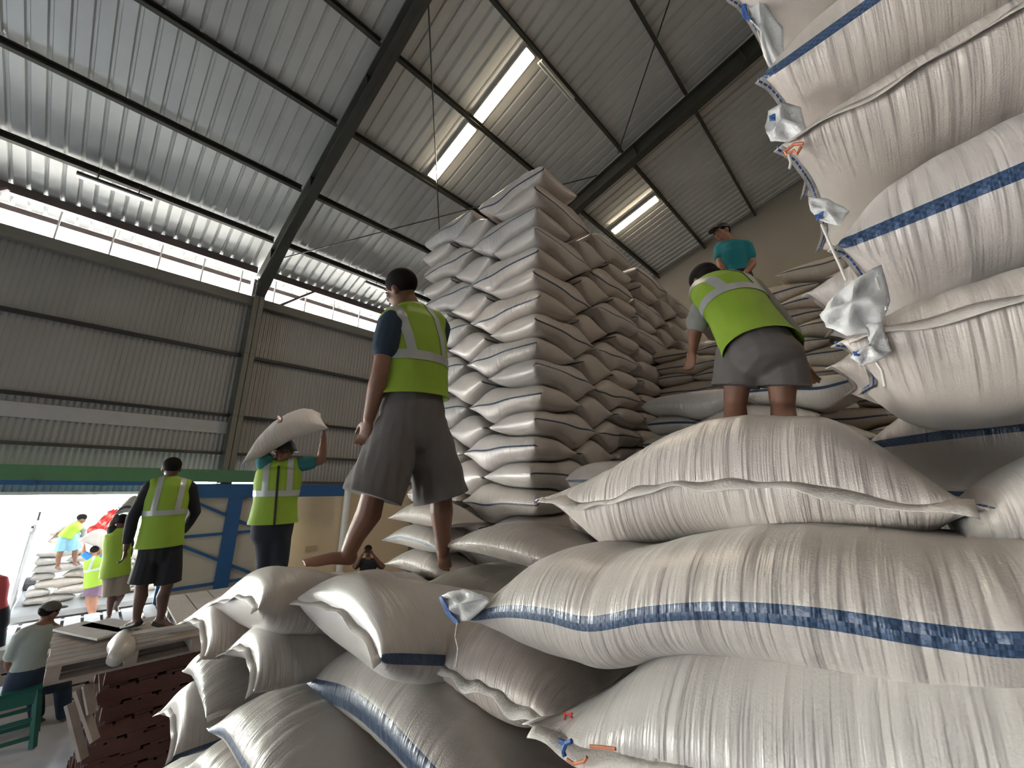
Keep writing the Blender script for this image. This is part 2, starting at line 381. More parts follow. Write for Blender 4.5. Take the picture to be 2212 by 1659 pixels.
bm = bmesh.new(); tube(bm, [(XW + .1, 4.72, 0), (XW + .1, 4.72, 2.9)], .09, 16); tag(bmo('downpipe', bm, M_white), 'white vertical pipe on the cream wall behind the walking worker', 'pipe')
# wall return beyond the gate rail: cream masonry shows to the right
wall('wall_left', [(XW - .15, XW - .02, 3.1, YG, 0, 2.95)], M_cream)

# ================================================================== SACKS
ORD = ['top', 'second', 'third', 'fourth', 'fifth', 'sixth', 'seventh', 'eighth', 'ninth', 'tenth', 'eleventh', 'twelfth', 'thirteenth', 'fourteenth', 'fifteenth', 'sixteenth', 'seventeenth', 'eighteenth', 'nineteenth', 'twentieth', 'twenty-first', 'twenty-second']
def vnoise(seed):
    rs = np.random.RandomState(seed); ph = rs.rand(14) * 6.28; fr = rs.uniform(-1, 1, (14, 2)); am = rs.rand(14)
    def f(a, b, s=1.0): return sum(am[i] * np.sin((fr[i, 0] * a + fr[i, 1] * b) * s * 6 + ph[i]) for i in range(14)) / 7
    return f
def sack_mesh(name, P, top, bot, nu=26, nv=14, pu=3.0, eu=.62, pv=3.2, ev=.5, seed=0, wr=.004, wf=34, ears=.05, flip=False, m=None, midf=None):
    """P(u,v)->(x,y) arrays; top/bot(u,v,x,y)->z arrays. u runs along the sack (pinched hems at +-1), v across (round folded edges)"""
    tu = np.linspace(-1, 1, nu + 1); tv = np.linspace(-1, 1, nv + 1)
    u1 = np.sin(tu * np.pi / 2) * .55 + tu * .45; v1 = np.sin(tv * np.pi / 2) * .75 + tv * .25
    U, V = np.meshgrid(u1, v1, indexing='ij')
    Ue = U * (1 + ears * (np.abs(V) ** 4) * (np.abs(U) ** 6) - ears * .5 * (1 - V * V) * np.abs(U) ** 6)
    Ve = V * (1 + ears * .6 * (np.abs(U) ** 8) - .05 * np.abs(U) ** 3)
    X, Y = P(Ue, Ve)
    pr = (1 - np.abs(U) ** pu) ** eu * (1 - np.abs(V) ** pv) ** ev
    T = top(Ue, Ve, X, Y); B = bot(Ue, Ve, X, Y); mid = (T * .5 + B * .5) if midf is None else midf(Ue, Ve)
    nf = vnoise(seed)
    lump = .35 * nf(U * .8, V * .6) 
    fold = nf(U * wf / 6.0, V * .35, 1.0) * (.25 + .75 * np.abs(V) ** 2) * (1 - U ** 8)
    fold = np.sign(fold) * np.abs(fold) ** .8
    zt = mid + (T - mid) * pr * (1 + .10 * lump) + wr * fold * np.minimum(pr * 2, 1) 
    zb = mid - (mid - B) * pr * (1 + .06 * lump) - wr * fold * np.minimum(pr * 2, 1) * .5
    # side folds: shift the wall in and out too
    n1, n2 = nu + 1, nv + 1
    verts = []; idt = -np.ones((n1, n2), int); idb = -np.ones((n1, n2), int)
    for i in range(n1):
        for j in range(n2):
            idt[i, j] = len(verts); verts.append((X[i, j], Y[i, j], zt[i, j]))
    for i in range(n1):
        for j in range(n2):
            if i in (0, nu) or j in (0, nv): idb[i, j] = idt[i, j]
            else: idb[i, j] = len(verts); verts.append((X[i, j], Y[i, j], zb[i, j]))
    faces = []; uvs = []
    uu = (u1 + 1) / 2
    def arc(Z):
        d = np.sqrt(np.diff(X, axis=1) ** 2 + np.diff(Y, axis=1) ** 2 + np.diff(Z, axis=1) ** 2); c = np.c_[np.zeros(n1), np.cumsum(d, axis=1)]; return c / (c[:, -1:] + 1e-9) / 2
    AT, AB = arc(zt), arc(np.where(idb == idt, zt, zb))
    for i in range(nu):
        for j in range(nv):
            faces.append((idt[i, j], idt[i + 1, j], idt[i + 1, j + 1], idt[i, j + 1]))
            uvs += [(uu[i], AT[i, j]), (uu[i + 1], AT[i + 1, j]), (uu[i + 1], AT[i + 1, j + 1]), (uu[i], AT[i, j + 1])]
            faces.append((idb[i, j], idb[i, j + 1], idb[i + 1, j + 1], idb[i + 1, j]))
            uvs += [(uu[i], 1 - AB[i, j]), (uu[i], 1 - AB[i, j + 1]), (uu[i + 1], 1 - AB[i + 1, j + 1]), (uu[i + 1], 1 - AB[i + 1, j])]
    if flip: faces = [f[::-1] for f in faces]; 
    me = bpy.data.meshes.new(name); me.from_pydata([tuple(map(float, v)) for v in verts], [], [tuple(map(int, f)) for f in faces])
    uvl = me.uv_layers.new(name='UVMap')
    if flip:
        q = []
        for k in range(0, len(uvs), 4): q += uvs[k:k + 4][::-1]
        uvs = q
    uvl.data.foreach_set('uv', np.array(uvs, dtype=np.float32).ravel())
    me.polygons.foreach_set('use_smooth', [True] * len(me.polygons))
    if m is not None: me.materials.append(m)
    me.update()
    return me, (X, Y, mid, U, V)

# ---- regular interlocked stacks ---------------------------------------------------------------------------------
def rects_iface(rectsA, rectsB, amp, sig, W_, D_):
    "height of the contact surface above layer A (below layer B): low over A's joints, high under B's joints"
    def jd(rects, X, Y):
        s = np.zeros_like(X)
        for (x0, x1, y0, y1) in rects:
            for c, ax, lo, hi, lim in ((x0, 0, y0, y1, 0), (x1, 0, y0, y1, W_), (y0, 1, x0, x1, 0), (y1, 1, x0, x1, D_)):
                if abs(c - lim) < .03: continue
                A, Bq = (X, Y) if ax == 0 else (Y, X)
                inside = (Bq > lo - .1) & (Bq < hi + .1)
                s = np.maximum(s, np.where(inside, np.exp(-((A - c) / sig) ** 2), 0))
        return s
    return lambda X, Y: amp * (.6 * jd(rectsB, X, Y) - 1.3 * jd(rectsA, X, Y))
def stack(prefix, origin, ax, ay, A, B, W_, D_, t, z0, n, mats, label, group, first='A', amp=.045, sig=.11, skip=None, shrink=.012, jit=.012, lean=None, nv=(26, 14), variants=2):
    """A/B: lists of (x0,x1,y0,y1,long) rectangles in the stack's own plan, ax/ay world unit directions of the plan axes"""
    IAB = rects_iface([r[:4] for r in A], [r[:4] for r in B], amp, sig, W_, D_); IBA = rects_iface([r[:4] for r in B], [r[:4] for r in A], amp, sig, W_, D_)
    flip = (ax[0] * ay[1] - ax[1] * ay[0]) < 0
    cache = {}; made = []
    rs = random.Random(hash(prefix) % 1000 if False else len(prefix) * 7 + 3)
    for k in range(n):
        isA = (k % 2 == 0) == (first == 'A'); Rr = A if isA else B
        top_, bot_ = (IAB, IBA) if isA else (IBA, IAB)
        last = k == n - 1
        for i, r in enumerate(Rr):
            if skip and skip(k, i, isA): continue
            var = rs.randrange(variants); key = (isA, i, var, last)
            x0, x1, y0, y1, lg = r
            cx_, cy_ = (x0 + x1) / 2, (y0 + y1) / 2
            if key not in cache:
                hx, hy = (x1 - x0) / 2 - shrink, (y1 - y0) / 2 - shrink
                swap = lg == 'y'
                P = (lambda U, V: (U * hx, V * hy)) if not swap else (lambda U, V: (V * hx, U * hy))
                tp = (lambda U, V, X, Y: t / 2 + top_(X + cx_, Y + cy_)) if not last else (lambda U, V, X, Y: t / 2 + .01 * np.cos(U * 2) + 0 * X)
                bt = lambda U, V, X, Y: -t / 2 + bot_(X + cx_, Y + cy_) + .003
                me, _ = sack_mesh(prefix + '_sack', P, tp, bt, nv[0], nv[1], seed=rs.randrange(999), wr=.0045, pu=8, eu=.5, pv=7, ev=.42, ears=.04, flip=swap)
                co = np.empty(len(me.vertices) * 3); me.vertices.foreach_get('co', co); co = co.reshape(-1, 3)
                cw = np.c_[co[:, 0] * ax[0] + co[:, 1] * ay[0], co[:, 0] * ax[1] + co[:, 1] * ay[1], co[:, 2]]
                me.vertices.foreach_set('co', cw.ravel())
                if flip: me.flip_normals()
                me.materials.append(mats[rs.randrange(len(mats))]); me.update(); cache[key] = me
            o = bpy.data.objects.new('rice_sack', cache[key]); COL.objects.link(o)
            lx, ly = (0, 0) if lean is None else lean(k)
            jx, jy = rs.uniform(-jit, jit), rs.uniform(-jit, jit)
            px_, py_ = cx_ + lx + jx, cy_ + ly + jy
            o.location = (origin[0] + ax[0] * px_ + ay[0] * py_, origin[1] + ax[1] * px_ + ay[1] * py_, z0 + t * (k + .5))
            o.rotation_euler = (0, 0, rs.uniform(-.012, .012))
            tag(o, label(k, i, isA, n), 'sack', group); made.append((k, i, isA, o))
    return made

# the tall central stack, corner towards the camera
TC = (-1.78, 2.07); TT = .187; TZ0 = 5.66 - 19 * TT
A_ = [(0, .80, 0, .52, 'x'), (.82, 1.62, 0, .52, 'x'), (0, .80, .54, 1.06, 'x'), (0, .80, 1.08, 1.60, 'x'), (.82, 1.62, .54, 1.06, 'x'), (.82, 1.62, 1.08, 1.6, 'x')]
B_ = [(0, .52, 0, .79, 'y'), (.54, 1.07, 0, .79, 'y'), (1.09, 1.62, 0, .79, 'y'), (0, .52, .81, 1.60, 'y'), (1.09, 1.62, .81, 1.60, 'y'), (.54, 1.07, .81, 1.60, 'y')]
posA = ['near corner, lying lengthwise along left face', 'outer half of left face', 'end on, right face beside the corner', 'end on, far edge of right face', 'inner back left', 'inner far back']
posB = ['near corner, lying lengthwise along right face', 'end on, middle of left face', 'end on, outer edge of left face', 'far half of right face', 'back left', 'back middle']
def labT(k, i, isA, n): return 'tall central stack sack, %s layer from top, %s' % (ORD[n - 1 - k], (posA if isA else posB)[i])
stack('tower', TC, (-1, 0), (0, 1), A_, B_, 1.62, 1.6, TT, TZ0, 19, [SACK[0]], labT, 'sacks of the tall central stack', first='A', amp=.06, sig=.13,
      skip=lambda k, i, A: (k < 17 and i >= (4 if A else 4)) or (k == 18 and i in (2, 3, 5)), jit=.018, lean=lambda k: (.012 * math.sin(k * 1.3) + (0 if k < 17 else .01), .01 * math.cos(k * 1.7)), nv=(30, 16))
# its lower left shoulder
A2 = [(1.64, 2.16, 0, .8, 'y'),]; B2 = [(1.64, 2.16, 0, .8, 'y')]
def labS(k, i, isA, n): return 'white sack at the low left foot of the tall stack, %s from the top of five' % ['top', 'second', 'third', 'fourth', 'fifth'][n - 1 - k]
stack('foot', (TC[0], TC[1] - .05), (-1, 0), (0, 1), [(1.34, 2.1, -.02, .5, 'x')], [(1.30, 2.12, -.02, .5, 'x')], 9, 9, .175, 2.02, 3, [SACK[0], SACK[1]], labS, 'sacks at the left foot of the tall stack', skip=lambda k, i, A: False, jit=.04, nv=(30, 16)) if False else None
# row of sacks behind, continuing the right face
A3 = [(0, .8, 0, .52, 'x'), (0, .8, .54, 1.06, 'x'), (0, .8, 1.08, 1.6, 'x')]; B3 = [(0, .52, 0, .79, 'y'), (0, .52, .81, 1.6, 'y')]
p3A = ['first end', 'second end', 'third end']; p3B = ['near long side', 'far long side']
def lab3(k, i, isA, n): return 'white sack in the stack behind the tall one, %s layer down, %s' % (ORD[n - 1 - k], (p3A if isA else p3B)[i])
stack('rear', (TC[0] - .02, TC[1] + 1.66), (-1, 0), (0, 1), A3, B3, .8, 1.6, .182, 2.9, 14, [SACK[0], SACK[1]], lab3, 'sacks of the stack behind the tall one', amp=.05, sig=.12, jit=.03,
      skip=lambda k, i, A: k == 13 and i == 2, nv=(26, 14))
def lab4(k, i, isA, n): return 'white sack in the low rear stack, %s layer down, %s' % (ORD[n - 1 - k], (p3A if isA else p3B)[i])
stack('rear2', (TC[0] - .04, TC[1] + 3.34), (-1, 0), (0, 1), A3, B3, .8, 1.6, .18, 3.2, 9, [SACK[0], SACK[2]], lab4, 'sacks of the lower rear stack', amp=.05, sig=.12, jit=.03,
      skip=lambda k, i, A: k == 8 and i == 1, nv=(22, 12))
# far pile facing the camera behind the bending worker
A5 = [(0, .78, 0, .5, 'x'), (.8, 1.58, 0, .5, 'x'), (1.6, 2.38, 0, .5, 'x')]; B5 = [(0, .40, 0, .5, 'x'), (.42, 1.2, 0, .5, 'x'), (1.22, 2.0, 0, .5, 'x'), (2.02, 2.5, 0, .5, 'x')]
p5A = ['left', 'middle', 'right']; p5B = ['far left', 'centre left', 'centre right', 'far right']
def lab5(k, i, isA, n): return 'beige sack of the pile beyond the bending worker, %s layer down, %s' % (ORD[n - 1 - k], (p5A if isA else p5B)[i])
stack('pile', (-1.86, 4.12), (1, 0), (0, 1), A5, B5, 2.5, 5, .135, 2.9, 16, [SACKC], lab5, 'beige sacks of the rear pile', amp=.035, sig=.13, jit=.03,
      skip=lambda k, i, A: (k >= 12 and i == 0) or (k >= 15 and i < 2), nv=(26, 12))
def lab6(k, i, isA, n): return 'greyish sack in the low heap left of bending worker, %s layer down, %s' % (ORD[n - 1 - k], ['left', 'right'][i])
stack('heap', (-1.60, 3.25), (1, 0), (0, 1), [(0, .8, 0, .5, 'x'), (.82, 1.5, 0, .5, 'x')], [(0, .45, 0, .5, 'x'), (.47, 1.27, 0, .5, 'x')], 1.6, 5, .165, 3.0, 5, [SACK[2], SACK[1]], lab6, 'sacks of the low heap', amp=.045, sig=.14, jit=.03, nv=(26, 14))
# what the bending worker stands on
def lab7(k, i, isA, n): return 'white sack under the feet of the bending worker, %s layer, %s' % (['upper', 'lower'][n - 1 - k], ['left', 'middle', 'right', 'far right'][i])
stack('stand', (-1.3, 1.75), (1, 0), (0, 1), [(0, .8, 0, .55, 'x'), (.82, 1.62, 0, .55, 'x'), (0, .8, .57, 1.1, 'x'), (.82, 1.62, .57, 1.1, 'x')], [(0, .8, 0, .55, 'x'), (.82, 1.62, 0, .55, 'x'), (0, .8, .57, 1.1, 'x'), (.82, 1.62, .57, 1.1, 'x')], 1.6, 5, .19, 2.82, 2, [SACK[0]], lab7, 'sacks under the bending worker', amp=.02)

# ---- hand placed near sacks --------------------------------------------------------------------------------------
def interp(pts):
    xs = np.array([p[0] for p in pts], float); ys = np.array([p[1] for p in pts], float)
    def f(x):
        x = np.clip(x, xs[0], xs[-1]); i = np.clip(np.searchsorted(xs, x) - 1, 0, len(xs) - 2); h = xs[i + 1] - xs[i]; q = (x - xs[i]) / h
        m = np.gradient(ys, xs); return ((2 * q ** 3 - 3 * q ** 2 + 1) * ys[i] + (q ** 3 - 2 * q ** 2 + q) * h * m[i] + (-2 * q ** 3 + 3 * q ** 2) * ys[i + 1] + (q ** 3 - q ** 2) * h * m[i + 1])
    return f
def big_sack(x0, x1, y0, y1, seam, up, dn, label, group=None, m=None, yaw=0, hem_front=False, long='x', nu=150, nv=60, wr=.005, wf=60, ears=.05, tips=True, stitch=0, back=0., seed=1,
             pu=3.2, eu=.62, pv=3.4, ev=.52, hemside=0, hemmat=None):
    """seam: z of the front edge over u (-1..1); up/dn: thickness above/below the seam plane over u (control points)"""
    fs, fu, fd = interp(seam), interp(up), interp(dn)
    cx_, cy_ = (x0 + x1) / 2, (y0 + y1) / 2; hx, hy = (x1 - x0) / 2, (y1 - y0) / 2
    zc = float(fs(np.array(0.0)))
    if long == 'x':
        P = lambda U, V: (U * hx, V * hy); A = lambda U, V: (U, V)
    else:
        P = lambda U, V: (V * hx, U * hy); A = lambda U, V: (V, U)   # profile still runs over world x
    def mid(U, V): a, b = A(U, V); return fs(a) - zc + back * (b + 1) / 2
    top = lambda U, V, X, Y: mid(U, V) + fu(A(U, V)[0])
    bot = lambda U, V, X, Y: mid(U, V) - fd(A(U, V)[0])
    # keep the edge on the seam line even if up and down differ
    def top2(U, V, X, Y): return top(U, V, X, Y)
    me, (X, Y, MID, U, V) = sack_mesh('rice_sack', P, top, bot, nu, nv, seed=seed, wr=wr, wf=wf, ears=ears, m=m or SACKF, flip=(long == 'y'), pu=pu, eu=eu, pv=pv, ev=ev, midf=mid)
    o = link('rice_sack', me); o.location = (cx_, cy_, zc); o.rotation_euler = (0, 0, yaw)
    tag(o, label, 'sack', group)
    # sewn hems: a thin wavy band along the front edge and / or the ends
    def band(pts, outs, wdt, nm, mt, th=.0018, lab=None):
        bm = bmesh.new(); rows = []
        for p, d in zip(pts, outs):
            p = Vector(p); d = Vector(d); n_ = Vector((0, 0, 1)) * th
            rows.append([bm.verts.new(p - d * wdt * .3 + n_), bm.verts.new(p + d * wdt + n_ * .6), bm.verts.new(p + d * wdt - n_ * .6), bm.verts.new(p - d * wdt * .3 - n_)])
        for q, r_ in zip(rows, rows[1:]):
            for k in range(4): bm.faces.new((q[k], q[(k + 1) % 4], r_[(k + 1) % 4], r_[k]))
        bm.faces.new(rows[0]); bm.faces.new(rows[-1][::-1])
        me2 = bpy.data.meshes.new(nm); bmesh.ops.recalc_face_normals(bm, faces=bm.faces[:]); bm.to_mesh(me2); bm.free()
        for p in me2.polygons: p.use_smooth = True
        h = link(nm, me2, mt, o)
        if lab: h['label'] = lab
        return h
    rs = random.Random(seed)
    zrim = lambda x: float(fs(np.array(x / hx)) - zc)
    if hem_front:
        pts = []; outs = []; n = 90
        for i in range(n + 1):
            x = -hx * (1 + ears * .5) + 2 * hx * (1 + ears * .5) * i / n; y = -hy * (1.0 - .05 * abs(x / hx) ** 3 + .03 * abs(x / hx) ** 8)
            wv = .003 * math.sin(i * .55 + seed) + .004 * math.sin(i * .23)
            pts.append((x, y, zrim(x) + wv)); outs.append((0, -.75, .35 * math.sin(i * .31 + 1) - .75))
        band(pts, outs, .020, 'sewn_hem', M_hem)
    for s, lw in (((-1, 'left'), (1, 'right')) if tips else ()):
        pts = []; outs = []
        for i in range(17):
            q = -1 + i / 8
            if long == 'x':
                y = hy * q * .97; x = s * hx * (1 - ears * .5 * (1 - q * q) + ears * abs(q) ** 4)
                pts.append((x, y, zrim(s * hx) + back * (q + 1) / 2 + .004 * math.sin(i * 1.4))); outs.append((s, 0, -.4))
            else:
                x = hx * q * .97; y = s * hy * (1 - ears * .5 * (1 - q * q) + ears * abs(q) ** 4)
                pts.append((x, y, zrim(x) + back * (s + 1) / 2 + .004 * math.sin(i * 1.4 + seed))); outs.append((0, s, -.5 + .25 * math.sin(i)))
        band(pts, outs, .016, 'sewn_end', M_hem)
        if not stitch & (1 if s < 0 else 2): continue
        bm = bmesh.new()
        for i in range(0, 16):
            a_ = Vector(pts[i]); b_ = Vector(pts[i + 1]); d = Vector(outs[i])
            for f in (0, .5):
                p = a_.lerp(b_, f) + d * .008; q2 = a_.lerp(b_, f + .32) + d * .008
                bar(bm, p + Vector((0, 0, .001)), q2 + Vector((0, 0, .001)), .003, .010)
        st = bpy.data.meshes.new('stitching'); bm.to_mesh(st); bm.free(); link('stitching', st, M_blue, o)['label'] = 'blue stitching'
    return o
def zz(px, py, Y): p = ony(px, py, Y); return p.x, p.z
def seam_px(pts, Y, x0, x1):
    out = []
    for (px, py) in pts:
        x, z = zz(px, py, Y); out.append(((x - (x0 + x1) / 2) / ((x1 - x0) / 2), z))
    return out
# 1: topmost foreground sack with the ruffled long hem
S1 = (-.765, .055, .92, 1.42)
big_sack(*S1, seam_px([(1175, 1078), (1290, 1082), (1400, 1052), (1520, 1036), (1700, 1048), (1810, 1050), (1900, 1078), (2072, 1098)], .92, S1[0], S1[1]),
         [(-1, .06), (-.6, .105), (-.1, .145), (.4, .158), (.8, .14), (1, .10)], [(-1, .06), (-.7, .145), (-.3, .145), (0, .125), (.5, .14), (.8, .13), (1, .09)],
         'topmost plump white foreground sack with a ruffled hem along its side', m=SACKP, hem_front=True, seed=3, wr=.006, nu=200, nv=80, stitch=3, pu=3.8)
# 2: long sack with the blue stripe beneath it
S2 = (-.83, .27, .68, 1.25)
big_sack(*S2, seam_px([(985, 1340), (1100, 1322), (1180, 1330), (1260, 1348), (1400, 1328), (1550, 1320), (1800, 1340), (2000, 1372), (2212, 1395), (2330, 1390)], .68, S2[0], S2[1]),
         [(-1, .05), (-.75, .115), (-.3, .11), (.3, .10), (1, .08)], [(-1, .05), (-.75, .12), (-.45, .125), (-.2, .10), (.2, .105), (.6, .125), (1, .06)],
         'long foreground sack with a checked blue stripe along its middle', m=SACKF, seed=8, wr=.006, nu=220, nv=80, pu=4, stitch=1)
# 3: bottom right
S3 = (-.565, .42, .66, 1.2)
big_sack(*S3, seam_px([(1212, 1612), (1300, 1630), (1420, 1640), (1560, 1690), (1800, 1740), (2212, 1780), (2400, 1790)], .66, S3[0], S3[1]),
         [(-1, .04), (-.7, .12), (-.3, .15), (.2, .165), (1, .16)], [(-1, .04), (0, .10), (1, .10)],
         'foreground sack along the bottom right edge of the photo', m=SACKP, hem_front=True, seed=12, nu=200, nv=70)
# 4: sack B with ruffled hem running down to the red mark
S4 = (-1.16, -.57, .72, 1.3)
big_sack(*S4, seam_px([(850, 1420), (900, 1415), (980, 1450), (1080, 1500), (1150, 1540), (1225, 1600)], .72, S4[0], S4[1]),
         [(-1, .05), (-.4, .10), (.3, .12), (1, .07)], [(-1, .04), (0, .11), (.5, .12), (1, .05)],
         'foreground sack with ruffled hem and a small red scribble, left below the striped sack', m=SACKP, hem_front=True, seed=15, nu=160, nv=60)
# 5: sack C with the broad blue band
S5 = (-1.66, -.62, .62, 1.2)
big_sack(*S5, seam_px([(612, 1468), (660, 1485), (760, 1520), (840, 1590), (900, 1659), (960, 1730)], .62, S5[0], S5[1]),
         [(-1, .05), (-.6, .11), (0, .115), (.5, .10), (1, .07)], [(-1, .04), (-.5, .10), (.2, .12), (1, .08)],
         'lower left foreground sack with a broad plain navy band', m=sack_mat('woven_sack_broad_band', fine=True, width=.021, blue=((.012, .035, .09), (.02, .055, .13))), seed=18, nu=160, nv=60)
# 6,7: the two sacks side by side with their ends to the camera, left of centre
big_sack(-1.50, -.92, .56, 1.36, [(-1, 2.70), (-.5, 2.72), (0, 2.73), (.6, 2.71), (1, 2.69)], [(-1, .085), (-.4, .105), (.3, .105), (1, .06)], [(-1, .09), (0, .125), (1, .09)],
         'upper sack seen end on, right one of the pair on top at left centre', m=SACKF, long='y', seed=21, back=-.22, nu=120, nv=70, pu=9, eu=.5, pv=5)
big_sack(-2.12, -1.50, .46, 1.32, [(-1, 2.58), (-.5, 2.63), (0, 2.67), (.6, 2.69), (1, 2.69)], [(-1, .06), (-.4, .11), (.3, .12), (1, .10)], [(-1, .07), (0, .12), (1, .09)],
         'glossy upper sack seen end on, left one of the pair on top', m=SACKP, long='y', seed=24, back=-.25, nu=120, nv=70, pu=9, eu=.5, pv=5)
# left column of the foreground stack
left = [
 (-1.88, -1.47, .47, 1.3, 2.515, .085, .09, 'y', 'end-on sack below the upper pair, frayed hem beside the navy band'),
 (-2.38, -1.88, .42, 1.3, 2.50, .10, .09, 'y', 'crumpled end-on sack at the upper left corner of the foreground stack'),
 (-1.82, -1.04, .43, 1.0, 2.325, .10, .09, 'x', 'glossy sack lying below the crumpled corner sacks, dark stripe under it'),
 (-2.32, -1.84, .42, 1.0, 2.335, .09, .085, 'x', 'small bulging sack at the left rim, third layer of the foreground stack'),
 (-1.08, -.40, .56, 1.1, 2.30, .10, .08, 'x', 'sack under the one with the navy band, ruffled hem along the bottom edge'),
 (-1.98, -1.36, .42, 1.0, 2.155, .09, .08, 'x', 'shiny sack near the bottom edge, below the glossy striped sack'),
 (-2.42, -2.0, .40, 1.0, 2.16, .10, .08, 'y', 'bluish sack at the left rim near the bottom edge of the photo'),
 (-2.30, -1.7, .36, .95, 1.97, .10, .08, 'x', 'pale sack just showing at the very bottom left of the stack'),
 (-1.34, -.7, .50, 1.0, 2.12, .09, .08, 'x', 'lowest sack in view under the navy banded one'),
]
for i, (x0, x1, y0, y1, z, u_, d_, lg, lb) in enumerate(left):
    t1 = .02 * math.sin(i * 2.1)
    big_sack(x0, x1, y0, y1, [(-1, z - .05 + t1), (-.5, z), (0, z + .015), (.5, z - t1), (1, z - .04)], [(-1, u_ * .6), (0, u_), (1, u_ * .6)], [(-1, d_ * .6), (0, d_), (1, d_ * .6)], lb,
             m=[SACKP, SACKF][i in (2, 6)], long=lg, seed=40 + i, nu=100, nv=50, pu=[4.5, 8][lg == 'y'], eu=.52, pv=4, wf=46, wr=.007, group=None)
# on the walking level behind
for i, (x0, x1, y0, y1, z, lb) in enumerate([
 (-1.98, -1.05, 1.46, 2.0, 2.76, 'glossy sack lying at the foot of the tall stack behind the striped foreground sack'),
 (-2.95, -2.12, 1.50, 1.72, 2.36, 'sack tip at the walking worker\'s back foot by the tall stack'),
 (-3.06, -2.25, 1.74, 2.06, 2.82, 'upper sack jutting out at the left foot of the tall stack'),
 (-3.10, -2.27, 1.72, 2.06, 2.65, 'middle sack jutting out at the left foot of the tall stack, thin blue stripe'),
 (-3.04, -2.22, 1.73, 2.06, 2.48, 'lower sack jutting out at the left foot of the tall stack'),
 (-3.06, -2.2, 1.72, 2.06, 2.31, 'lowest sack at the left foot of the tall stack beside the far cream wall'),
 (-2.14, -1.3, 1.42, 1.95, 2.52, 'sack underneath the glossy one at the foot of the tall stack'),
 (-3.0, -2.15, .95, 1.48, 2.38, 'sack the walking worker steps over, behind the glossy end-on pair')]):
    big_sack(x0, x1, y0, y1, [(-1, z - .04), (-.4, z + .01), (.3, z + .01), (1, z - .02)], [(-1, .06), (0, .095), (1, .06)], [(-1, .05), (0, .085), (1, .05)], lb, m=[SACKP, SACKF][i in (3,)], seed=70 + i, nu=70, nv=36, wf=40, tips=i < 2)

# ---- right foreground stack: long sides along x, left ends hanging towards the aisle ------------------------------------
RS = [  # seam z, x of the left tip, up, down, stripe
 (4.36, -.12, .14, .14, 0, 'topmost sack of the right stack, cut by the top edge of the photo'),
 (4.06, -.085, .16, .12, 1, 'second sack of the right stack with a slanting narrow blue stripe'),
 (3.855, -.07, .075, .10, 0, 'third sack of the right stack, plain with a rolled ruffled hem'),
 (3.58, -.01, .165, .115, 1, 'fourth sack of the right stack with the widest checked blue stripe'),
 (3.385, -.03, .075, .16, 0, 'fifth sack of the right stack, plain with a dusty ruffled hem'),
]
for i, (z, xl, up_, dn_, stp, lb) in enumerate(RS):
    big_sack(xl, xl + .98, .93, 1.5, [(-1, z - .02), (-.7, z + .0), (-.3, z + .025), (.3, z + .03), (1, z)], [(-1, up_), (0, up_ * 1.03), (1, up_)], [(-1, dn_), (0, dn_ * 1.03), (1, dn_)], lb,
             m=[SACKP, SACKF][stp], hem_front=not stp, seed=90 + i, nu=160, nv=70, pu=9, eu=.5, pv=4, ears=.05, wr=.004, stitch=1)
big_sack(.045, .95, .88, 1.45, [(-1, 3.03), (-.5, 3.06), (1, 3.05)], [(-1, .09), (-.8, .12), (1, .13)], [(-1, .08), (-.8, .1), (1, .1)], 'bulging cream sack at the right edge, right of the topmost foreground sack', m=SACKP, seed=97, pu=6, eu=.5, ears=.0, tips=False)
big_sack(.06, .95, .80, 1.4, [(-1, 2.90), (-.5, 2.93), (1, 2.93)], [(-1, .05), (-.8, .08), (1, .1)], [(-1, .05), (-.8, .09), (1, .1)], 'bluish white sack low at the right edge with a short blue stripe', m=SACKF, seed=98, pu=6, eu=.5, ears=.0, tips=False)
big_sack(-.02, .95, .56, 1.0, [(-1, 2.70), (-.5, 2.72), (1, 2.72)], [(-1, .03), (-.8, .06), (1, .1)], [(-1, .03), (-.8, .06), (1, .1)], 'sack corner with light blue stitching at the lower right edge', m=SACKP, seed=99, pu=6, eu=.5) if False else None
big_sack(-.06, .9, 1.55, 2.1, [(-1, 3.22), (-.5, 3.25), (1, 3.25)], [(-1, .1), (-.8, .12), (1, .13)], [(-1, .1), (-.8, .13), (1, .13)], 'shaded sack of the row behind the right stack, lower one', m=SACKF, seed=101, pu=6, eu=.5)
big_sack(-.10, .9, 1.56, 2.1, [(-1, 3.47), (-.5, 3.5), (1, 3.5)], [(-1, .1), (-.8, .12), (1, .13)], [(-1, .1), (-.8, .13), (1, .13)], 'shaded sack of the row behind the right stack, middle one', m=SACKP, seed=102, pu=6, eu=.5)
big_sack(-.13, .9, 1.56, 2.1, [(-1, 3.73), (-.5, 3.75), (1, 3.75)], [(-1, .1), (-.8, .12), (1, .13)], [(-1, .1), (-.8, .13), (1, .13)], 'shaded sack of the row behind the right stack, upper one', m=SACKP, seed=103, pu=6, eu=.5)

